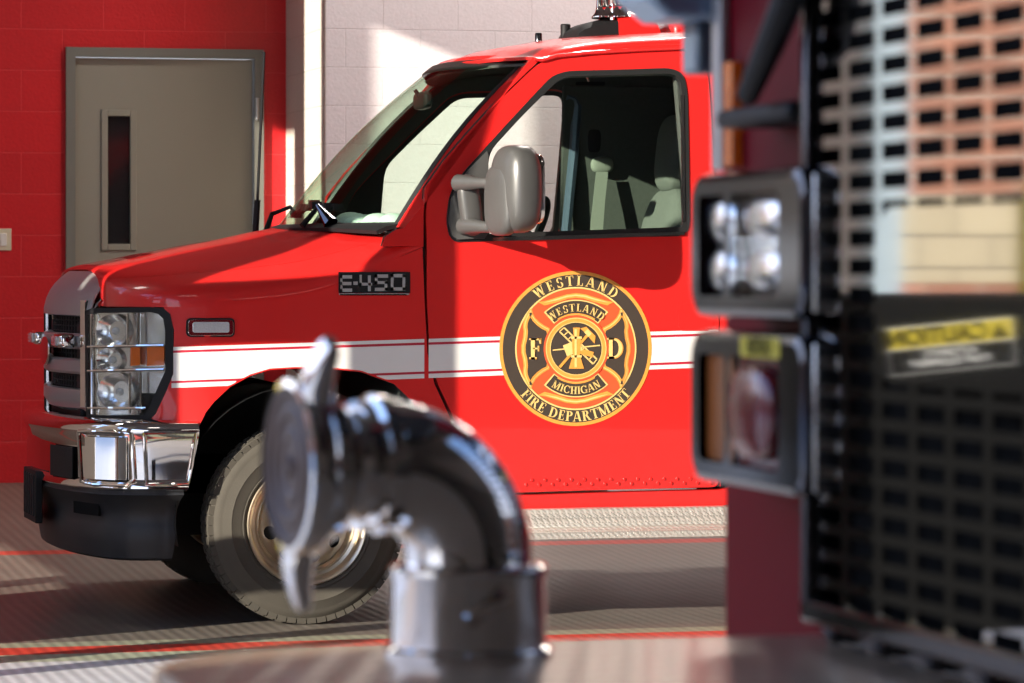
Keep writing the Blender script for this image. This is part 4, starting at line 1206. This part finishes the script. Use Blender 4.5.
# brick pier between the bays
brick = block_mat('street_brick', (.36, .15, .085, 1), (.40, .33, .25, 1), .21, .068, (0, 0), .8, .25)
creamst = block_mat('cream_stone', (.50, .41, .25, 1), (.2, .16, .1, 1), .26, .11, (0, 0), .8, .1)
bm = BM(); box(bm, (-5.2, -1.6, 0), (-4.23, -1.3, 1.27)); box(bm, (-5.2, -1.6, 1.56), (-4.23, -1.3, 2.55)); obj('wall_pier', bm, brick, kind='structure', smooth=False)
bm = BM(); box(bm, (-5.2, -1.605, 1.27), (-4.19, -1.3, 1.56)); obj('trim_1', bm, creamst, kind='structure', smooth=False)
bm = BM(); lathe(bm, [(.075, 0), (.075, 1.52), (.065, 1.58), (.03, 1.61), (0, 1.615)], (-4.16, -3.03, 0), (0, 0, 1), 24)  # unseen post added to cast a thin shadow band across the floor
obj('shadow_post', bm, yellow, label='unseen yellow post added in the bay doorway to cast a shadow on the floor', cat='shadow post')
jm_ = mat('pale_reflected_strip', (.36, .44, .46, 1), .5, noise=(10, .1))
bm = BM(); box(bm, (-4.22, -1.62, 0), (-4.10, -1.46, 2.6)); obj('trim_2', bm, jm_, kind='structure', bevel=.004)  # unseen strip added for the grey-blue band reflected in the grille
# street outside
street = mat('street_concrete', (.42, .40, .37, 1), .9, noise=(1.5, .15))
bm = BM(); box(bm, (-60, -60, -.3), (XP - .15, 60, -.02)); obj('ground', bm, street, kind='structure')
bm = BM(); box(bm, (-34, -40, 0), (-30, 40, 5.5)); bld = obj('street_building', bm, brick, smooth=False, label='brown brick building across the street outside the bay, seen only in reflections', cat='building')
bm = BM()
for k in range(12):
    bm = BM(); box(bm, (-30.0, -36 + k*6, 1), (-29.95, -33.5 + k*6, 3.2)); obj('window', bm, darkglass, bld)


# unseen frame added left of the van, shaped to shade parts of its fender
PYp = -1.2
HG = [(hoodpt(t_, u_), t_, u_) for t_ in fr(0, 9, 60) for u_ in fr(0, 1, 40)]
def hood_at(px, py): return min(HG, key=lambda h: (lambda q: (q[0]-px)**2 + (q[1]-py)**2)(PX(h[0])) + h[2]*4)[0]
def onpart(px, py):
    b = hood_at(px, py) if py < 300 else body_pt(px, py); t = (b.y - PYp) / SUNV.y; return b - SUNV * t
panes = []
for (x0, y0, x1, y1) in ((214, 226, 385, 281), (203, 340, 359, 541), (203, 608, 359, 640)):
    if y1 > 626: 
        a = onpart(x0, y0); b = onpart(x1, 612); panes.append((a.x, .0, b.x, (a.z + b.z)/2 - .1))
    elif y0 < 300:
        P_ = [onpart(*q_) for q_ in ((216,274),(385,240),(395,231),(375,278),(300,245),(290,279),(240,277))]; print([tuple(round(c,2) for c in p) for p in P_])
        panes.append((min(p.x for p in P_), min(P_[3].z, P_[5].z), max(p.x for p in P_), max(p.z for p in P_) + .15))
    else:
        a = onpart(x0, (y0+y1)/2); b = onpart(x1, (y0+y1)/2); c = onpart((x0+x1)/2, y0); d = onpart((x0+x1)/2, y1); panes.append((a.x, d.z, b.x, c.z))
print('panes', panes, onpart(447, 330))
bm = BM()
xr = onpart(449, 330).x
p1, p2, p3 = panes
def pbox(x0, z0, x1, z1): box(bm, (x0, PYp - .02, z0), (x1, PYp + .02, z1))
xl = -3.3
q = lambda px, py: (lambda v: (v.x, PYp - .02, v.z))(onpart(px, py))
pbox(xl, 0, min(p1[0], p2[0]), 3.1); pbox(-3.75, 0, xl, 1.95)
pbox(max(p1[2], p2[2]), 0, xr, 3.1)                        # right stile
zlo, zhi = p2[3], p1[1]
pbox(min(p1[0], p2[0]), p2[3], max(p1[2], p2[2]), p1[1])   # middle rail
pbox(min(p1[0], p2[0]), p1[3], max(p1[2], p2[2]), 3.1)     # top
pbox(min(p1[0], p2[0]), p2[1] - .18, max(p1[2], p2[2]), p2[1])
pbox(p1[2] - .02, p2[1] - .1, max(p1[2], p2[2]), 3.1); pbox(p2[2] - .0, p2[1] - .1, max(p1[2], p2[2]), p2[3])
gp = obj('shadow_frame', bm, frame_gr, label='unseen grey frame with open panes, added left of the ambulance to shade its side', cat='shadow frame', smooth=False)

# =========================================================== FIRE ENGINE (foreground, front plane faces -X)
XG = -1.22
eng = empty('fire_engine', (-.2, -10.2, 0), 'dark red fire engine front with chrome grille, blurred in the right foreground', 'fire engine')
gy = lambda px, X=XG: WX(px, 271, X).y
yfar = WX(718, 300, -1.15).y
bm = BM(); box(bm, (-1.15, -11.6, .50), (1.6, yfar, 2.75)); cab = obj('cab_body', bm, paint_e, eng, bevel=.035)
bm = BM(); box(bm, (-1.165, -11.3, 1.85), (-1.14, yfar - .12, 2.55)); obj('engine_windshield', bm, darkglass, cab, bevel=.02)
# grille: punched polished plate
g0 = gy(815); zt, zb = 1.78, .935
cols = [gy(p) for p in (845, 877, 910.6, 949, 988)]; pitch = (cols[0] - cols[-1]) / 4
ycs = [cols[0] + pitch] + [cols[0] - pitch * k for k in range(17)]
bm = BM(); bwd = pitch * .22; rp = .0313
yend = ycs[-1] - bwd/2
xs0, xs1 = XG, XG + .006
rows_ = []
z = 1.31 + (271 - 189) / 3770 * 4.05 + rp * .0
zc0 = z
nrow = 26
zcs = [zb + .02 + rp * k for k in range(int((zt - zb) / rp) + 1)]
for yc in ycs: box(bm, (xs0, yc - bwd/2, zb), (xs1, yc + bwd/2, zt))
for zc in zcs:
    yy_ = [ycs[0] - bwd/2 + pitch] + ycs
    for k, yc in enumerate(ycs[:-1]): box(bm, (xs0, ycs[k+1] + bwd/2, zc - rp*.2), (xs1, yc - bwd/2, zc + rp*.2))
    box(bm, (xs0, ycs[0] + bwd/2, zc - rp*.2), (xs1, g0, zc + rp*.2))
gm = mat('grille_chrome', (.62, .61, .60, 1), .04, 1, noise=(4, .04))
egr = obj('grille', bm, gm, eng, smooth=False)
bm = BM()
box(bm, (XG - .012, g0, zb - .02), (XG + .05, g0 + .022, zt + .02)); box(bm, (XG - .012, yend - .03, zb - .03), (XG + .05, g0 + .022, zb)); box(bm, (XG - .012, yend - .03, zt), (XG + .05, g0 + .022, zt + .03)); box(bm, (XG - .012, yend - .03, zb), (XG + .05, yend, zt))
obj('grille_frame', bm, chrome_black, egr, bevel=.006)
bm = BM(); box(bm, (XG + .035, yend, zb), (XG + .04, g0, zt)); obj('grille_backing', bm, labk, egr)
# chrome badge plate on the grille
bm = BM(); ya, yb = gy(883), gy(883) - .62
zA, zB = 1.31 + (271-207)/3770*4.05, 1.31 - (384-271)/3770*4.05
rr_ = rrect(0, 0, ya - yb, zA - zB, .06, 8)
prism(bm, [(XG - .010, ya - u, zB + v) for u, v in rr_], (.008, 0, 0)); obj('badge_plate', bm, gm, egr, smooth=False)
# lower apron under the grille
bm = BM(); box(bm, (-1.20, yend, .80), (-1.15, g0 + .02, zb - .03)); 
for k in range(7): superell(bm, (-1.21, g0 - .05 - k*.16, .905), (.018, .02, .02), 2, 12, 8)
obj('apron', bm, chrome_black, eng, bevel=.004)

# headlight housings, one above the other
def housing(z0, z1, lower):
    X0 = -1.245; y0 = gy(803, X0); y1 = gy(688, X0)
    w = y1 - y0; h = z1 - z0
    outer = rrect(0, 0, w, h, .035, 8)
    ia = [(y1 - gy(774, X0), y1 - gy(732, X0)), (y1 - gy(726, X0), y1 - gy(699, X0))]
    bm = BM()
    # depth of the housing
    rows = []
    for dx, s in ((.10, .0), (.02, .0), (.004, .004), (0, .012)):
        r = rrect(s, s, w - s, h - s, .035, 8); rows.append([(X0 + dx, y1 - u, z0 + v) for u, v in r])
    loft(bm, rows, closed_u=True)
    lens = [(w - w + (y1 - gy(728, X0)) + .004, h*.15, y1 - gy(778, X0), h*.84), (y1 - gy(698, X0), h*.15, (y1 - gy(724, X0)), h*.84)]
    holes = []
    for (u0, v0, u1, v1) in lens:
        holes.append(rrect(min(u0,u1), v0, max(u0,u1), v1, .012, 4))
    area_mesh(bm, rrect(.012, .012, w - .012, h - .012, .03, 8), holes, lambda u, v: (X0, y1 - u, z0 + v), .05)
    hs = obj('headlight_housing', bm, chrome_black, eng, solid=0, label='lower smoked chrome lamp housing' if lower else 'upper smoked chrome lamp housing')
    for i, hh_ in enumerate(holes):
        bm = BM(); area_mesh(bm, hh_, (), lambda u, v: (X0 + .012, y1 - u, z0 + v), .05)
        m = (redlens if i == 0 else amber_d) if lower else glass_c
        obj('lamp_lens', bm, m, hs, solid=.004)
        if not lower:
            cu = sum(p[0] for p in hh_)/len(hh_); cv = sum(p[1] for p in hh_)/len(hh_)
            bm = BM()
            for (a, b_) in ((0, 1), (0, -1)):
                rows = []
                us_ = [p[0] for p in hh_]; ww = (max(us_) - min(us_)) / 2
                for k in range(7):
                    r = k/6; rows.append([(X0 + .05 - .035*r*r, y1 - (cu + ww*r*math.cos(t)), z0 + cv + b_*.031 + .031*r*math.sin(t)) for t in fr(0, 2*PI, 24)[:-1]])
                loft(bm, rows, closed_u=True)
            bmesh.ops.delete(bm, geom=bm.verts[:], context='VERTS')
            for b_ in (1, -1): superell(bm, (X0 + .024, y1 - cu, z0 + cv + b_*.031), (.018, ww*.98, .031), 2.2, 24, 14)
            obj('reflector', bm, lampc, hs)
        if lower and i == 0:
            bm = BM(); us_ = [p[0] for p in hh_]; superell(bm, (X0 + .004, y1 - (min(us_)+max(us_))/2, z0 + h*.5), (.02, (max(us_)-min(us_))/2*.9, h*.30), 2.6, 24, 14); obj('lamp_dome', bm, redlens, hs)
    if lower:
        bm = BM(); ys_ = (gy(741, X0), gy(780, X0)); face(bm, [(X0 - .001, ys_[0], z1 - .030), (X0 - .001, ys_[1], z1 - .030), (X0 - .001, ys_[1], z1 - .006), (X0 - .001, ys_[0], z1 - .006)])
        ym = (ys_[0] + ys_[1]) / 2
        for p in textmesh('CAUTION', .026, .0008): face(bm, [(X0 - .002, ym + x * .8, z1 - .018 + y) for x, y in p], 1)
        obj('label_reflection', bm, [yellow, labk], hs, smooth=False)  # painted reflection of the caution label, lettering reversed
    bm = BM(); box(bm, (X0 + .01, y0 - .012, z0 + .01), (X0 + .10, y0 - .002, z1 - .01)); obj('housing_side', bm, chrome_d, hs, bevel=.003)
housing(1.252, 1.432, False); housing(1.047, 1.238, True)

# extended bumper with diamond plate deck
DZ = .882
dfar = WZ(450, 643, DZ).y
deckm = bpy.data.materials.new('reflection_brown_plate'); deckm.use_nodes = True
tb = deckm.node_tree.nodes['Principled BSDF']; tb.inputs['Base Color'].default_value = (.46, .33, .22, 1); tb.inputs['Metallic'].default_value = .5; tb.inputs['Roughness'].default_value = .3  # brown base colour stands in for red and orange reflected in the metal
checker_plate(deckm, 12)
bm = BM(); o = []
xf, xb = -2.0, -1.15
o = [(xb, dfar), (xf + .22, dfar)] + [(xf + .22 - .22*math.sin(a), dfar - .22 + .22*math.cos(a)) for a in fr(.15, PI/2, 8)] + [(xf, -11.5), (xb, -11.5)]
prism(bm, [(x, y, DZ - .30) for x, y in o], (0, 0, .30)); bmp = obj('bumper_deck', bm, deckm, eng, bevel=.008)
bm = BM(); prism(bm, [(x - .012 if x < -1.3 else x, y + .012, DZ - .26) for x, y in o], (0, 0, .20)); obj('bumper_skin', bm, chrome, eng)


# ---- intake elbow with its cap
ex, ey = -1.638, -9.594; EC = Vector((ex, ey, 0)); nd = Vector((-.989, -.124, 0)).normalized(); md = Vector((-nd.y, nd.x, 0)) * -1
zax = 1.31 - 194/3770*4.16; br = .103; pr = .0715
elb = empty('intake_elbow', (ex, ey, DZ), parent=eng)
bm = BM(); path = [EC + Vector((0, 0, .93)), EC + Vector((0, 0, zax - br - .01))]
for a in fr(0, PI/2, 18): path.append(EC + nd * (br * (1 - math.cos(a))) + Vector((0, 0, zax - br + br*math.sin(a))))
path.append(EC + nd*(br + .03) + Vector((0, 0, zax)))
tube(bm, path, pr, 48); elbt = obj('elbow_pipe', bm, chrome, elb)
bm = BM(); lathe(bm, [(.0,.0),(.094,.0),(.094,.008),(.0875,.012),(.0865,.086),(.0885,.090),(.0885,.098),(.084,.102),(.074,.104),(.07,.104)], EC + Vector((0, 0, DZ)), (0, 0, 1), 64); obj('base_flange', bm, chrome, elb)
bm = BM(); tube(bm, [EC + Fv*-.088 + Vector((-.0,0,DZ+.045)), EC + Fv*-.088 + Rv*.05 + Vector((0,0,DZ+.072))], [.009,.006], 10); obj('drain_lever', bm, chrome, elb)
hb = EC + nd*(br + .0) + Vector((0, 0, zax))
bm = BM(); lathe(bm, [(.07,-.01),(.076,-.006),(.078,.012),(.070,.018),(.064,.022),(.062,.040),(.068,.044),(.074,.052),(.080,.058),(.082,.072),(.07,.076)], hb, nd, 56); obj('swivel_collar', bm, chrome, elb)
capm = mat('bronzed_cap', (.085, .05, .038, 1), .5, .35, noise=(30, .3))
cc = hb + nd * .078
cap = None
bm = BM(); lathe(bm, [(.0,.030),(.010,.031),(.014,.026),(.028,.025),(.032,.028),(.040,.028),(.044,.025),(.052,.025),(.056,.029),(.064,.029),(.068,.026),(.076,.026),(.080,.030),(.088,.030)], cc, nd, 64)
cap = obj('storz_cap', bm, capm, elb)
bm = BM(); lathe(bm, [(.088,.031),(.096,.030),(.100,.024),(.100,.006),(.096,.0),(.085,-.003),(.070,-.004)], cc, nd, 64); obj('cap_rim', bm, chrome, elb)
for s, ph in ((1, 30), (-1, 8)):
    d_ = (Vector((0, 0, 1)) * math.cos(math.radians(ph)) + md * math.sin(math.radians(ph)) * (1 if md.dot(Rv) > 0 else -1)) * s
    t_ = d_.cross(nd).normalized()
    bm = BM(); a = cc + d_*.090 + nd*.012
    rows = []
    for (k, wd, th, sh) in ((0, .030, .016, 0), (.02, .024, .017, .002), (.045, .018, .013, -.002), (.060, .018, .011, -.005), (.070, .012, .007, -.006)):
        p = a + d_*k - nd*sh * -1
        rows.append([p + t_*wd*math.copysign(abs(math.cos(x))**.7, math.cos(x)) + nd*th*math.copysign(abs(math.sin(x))**.7, math.sin(x)) for x in fr(0, 2*PI, 16)[:-1]])
    loft(bm, rows, closed_u=True, cap=True); obj('cap_lug', bm, chrome, elb)

# ---- wiper / mirror bracket, mirror head and strips at the far corner
bm = BM(); tube(bm, [WX(800, -30, -1.25), WX(772, 40, -1.26), WX(748, 95, -1.25)], [.020, .018, .014], 10); obj('mirror_arm', bm, blackp, eng)
bm = BM(); a = WX(738, 124, -1.2); b = WX(812, 96, -1.2); box(bm, (-1.23, b.y, 1.31 + (271-120)/3770*4.4), (-1.14, a.y, 1.31 + (271-100)/3770*4.4)); obj('grab_rail', bm, blackp, eng, bevel=.008)
bm = BM(); a = WX(719, 0, -1.16); p = WX(712, 175, -1.16); box(bm, (-1.165, p.y - .05, 1.44), (-1.15, p.y - .01, 1.95)); obj('corner_trim', bm, silverp, eng, bevel=.004)
bm = BM(); q0 = WX(736, 160, -1.16); q1 = WX(727, 60, -1.16); box(bm, (-1.165, q0.y, 1.31 + 108/3770*4.7), (-1.152, q1.y, 1.31 + 215/3770*4.7)); obj('marker_strip', bm, amber, eng)
mh = empty('side_mirror', (-1.4, -8.9, 1.7), parent=eng)
def camfrom(px, py, Y): return WY(px, py, Y)
a = camfrom(690, 74, -8.9); b = camfrom(716, 18, -8.9)
bm = BM(); box(bm, (a.x, -8.93, a.z), (b.x, -8.86, b.z)); obj('mirror_post', bm, bluegr, mh, bevel=.006)
a = camfrom(634, 21, -8.9); b = camfrom(716, -60, -8.9)
bm = BM(); prism(bm, [(a.x + .03, -8.97, a.z), (b.x, -8.97, a.z - .002), (b.x, -8.97, b.z), (a.x - .01, -8.97, b.z), (a.x - .01, -8.97, a.z + .03)], (0, .14, 0)); obj('mirror_shell', bm, bluelt, mh, bevel=.01)

# ---- cabinet with a caution label, reflected in the grille
cx0, cx1, cy_ = -2.55, -1.97, -7.6
bm = BM(); box(bm, (cx0, cy_, 0), (cx1, cy_ + .4, 1.27)); cb = obj('equipment_cabinet', bm, labk, label='black equipment cabinet with a yellow caution label, mirrored in the chrome grille plate', cat='cabinet', bevel=.01)
bm = BM(); lx0, lx1, lz0, lz1 = -2.26, -2.03, 1.140, 1.222
def LQ(u0, v0, u1, v1, o, mi): face(bm, [(lx0 + (lx1-lx0)*u, cy_ - o, lz0 + (lz1-lz0)*v) for u, v in ((u0,v0),(u1,v0),(u1,v1),(u0,v1))], mi)
LQ(0, 0, 1, 1, .001, 1); LQ(.01, .02, .99, .52, .002, 2); LQ(.01, .55, .99, .97, .002, 0)
for p in textmesh('CAUTION', .040, .0012): face(bm, [(-2.120 + x, cy_ - .003, 1.2015 + y) for x, y in p], 2)
face(bm, [(-2.250, cy_ - .003, 1.188), (-2.218, cy_ - .003, 1.188), (-2.234, cy_ - .003, 1.216)], 2)
for p in textmesh('AUTOMATIC', .017, .0004): face(bm, [(-2.14 + x, cy_ - .003, 1.172 + y) for x, y in p], 1)
for p in textmesh('START EQUIPMENT', .017, .0004): face(bm, [(-2.14 + x, cy_ - .003, 1.156 + y) for x, y in p], 1)
lc = Vector(((lx0+lx1)/2, cy_, (lz0+lz1)/2)); Rl = Matrix.Rotation(math.radians(5), 3, 'Y')
for v in bm.verts: v.co = lc + Rl @ (v.co - lc)
obj('caution_label', bm, [yellow, labw, labk], cb, smooth=False)
# =========================================================== LIGHT
sun_d = bpy.data.lights.new('sun', 'SUN'); sun_o = bpy.data.objects.new('sun', sun_d); COL.objects.link(sun_o)
sun_o.rotation_euler = SUNV.to_track_quat('-Z', 'Y').to_euler(); sun_o.location = (-10, -10, 10)
sun_d.energy = 8.4; sun_d.angle = math.radians(.5); sun_d.color = (1, .93, .80)
w = bpy.data.worlds.new('sky'); scene.world = w; w.use_nodes = True
n = w.node_tree.nodes; l = w.node_tree.links; bg = n['Background']
tc = n.new('ShaderNodeTexCoord'); sp = n.new('ShaderNodeSeparateXYZ'); l.new(tc.outputs['Generated'], sp.inputs[0])
cr = n.new('ShaderNodeValToRGB'); l.new(sp.outputs['Z'], cr.inputs[0])
cr.color_ramp.elements[0].position = 0; cr.color_ramp.elements[0].color = (.80, .84, .95, 1)
cr.color_ramp.elements[1].position = .6; cr.color_ramp.elements[1].color = (.22, .40, .85, 1)
l.new(cr.outputs[0], bg.inputs[0]); bg.inputs[1].default_value = 2.4
scene.view_settings.view_transform = 'Standard'; scene.view_settings.look = 'None'; scene.view_settings.gamma = 1; scene.view_settings.use_curve_mapping = False
scene.view_settings.exposure = 0.35
for i, (x, y) in enumerate(((1.5, -11), (-1.5, -4), (3.5, -4), (2.4, 3.7), (5.0, 3.4), (-3.0, 1.4))):
    fx = empty('fill_light', (x, y, HWALL), 'unseen panel light added under the bay ceiling to lift the shade', 'fill light', 'fill lights added to the bay')  # unseen fill lamps added to brighten the shaded walls and van
    bm = BM(); box(bm, (x - .65, y - .35, HWALL - .06), (x + .65, y + .35, HWALL)); obj('fill_housing', bm, galv, fx, bevel=.01)
    ld = bpy.data.lights.new('fill_lamp', 'AREA'); ld.shape = 'RECTANGLE'; ld.size = 1.2; ld.size_y = .6; ld.energy = (10, 6, 6, 125, 125, 22)[i]; ld.color = (1, .95, .88)
    lo = bpy.data.objects.new('fill_lamp', ld); COL.objects.link(lo); lo.location = (x, y, HWALL - .07); lo.parent = fx; lo.matrix_parent_inverse = Matrix.Translation(-Vector((x, y, HWALL)))
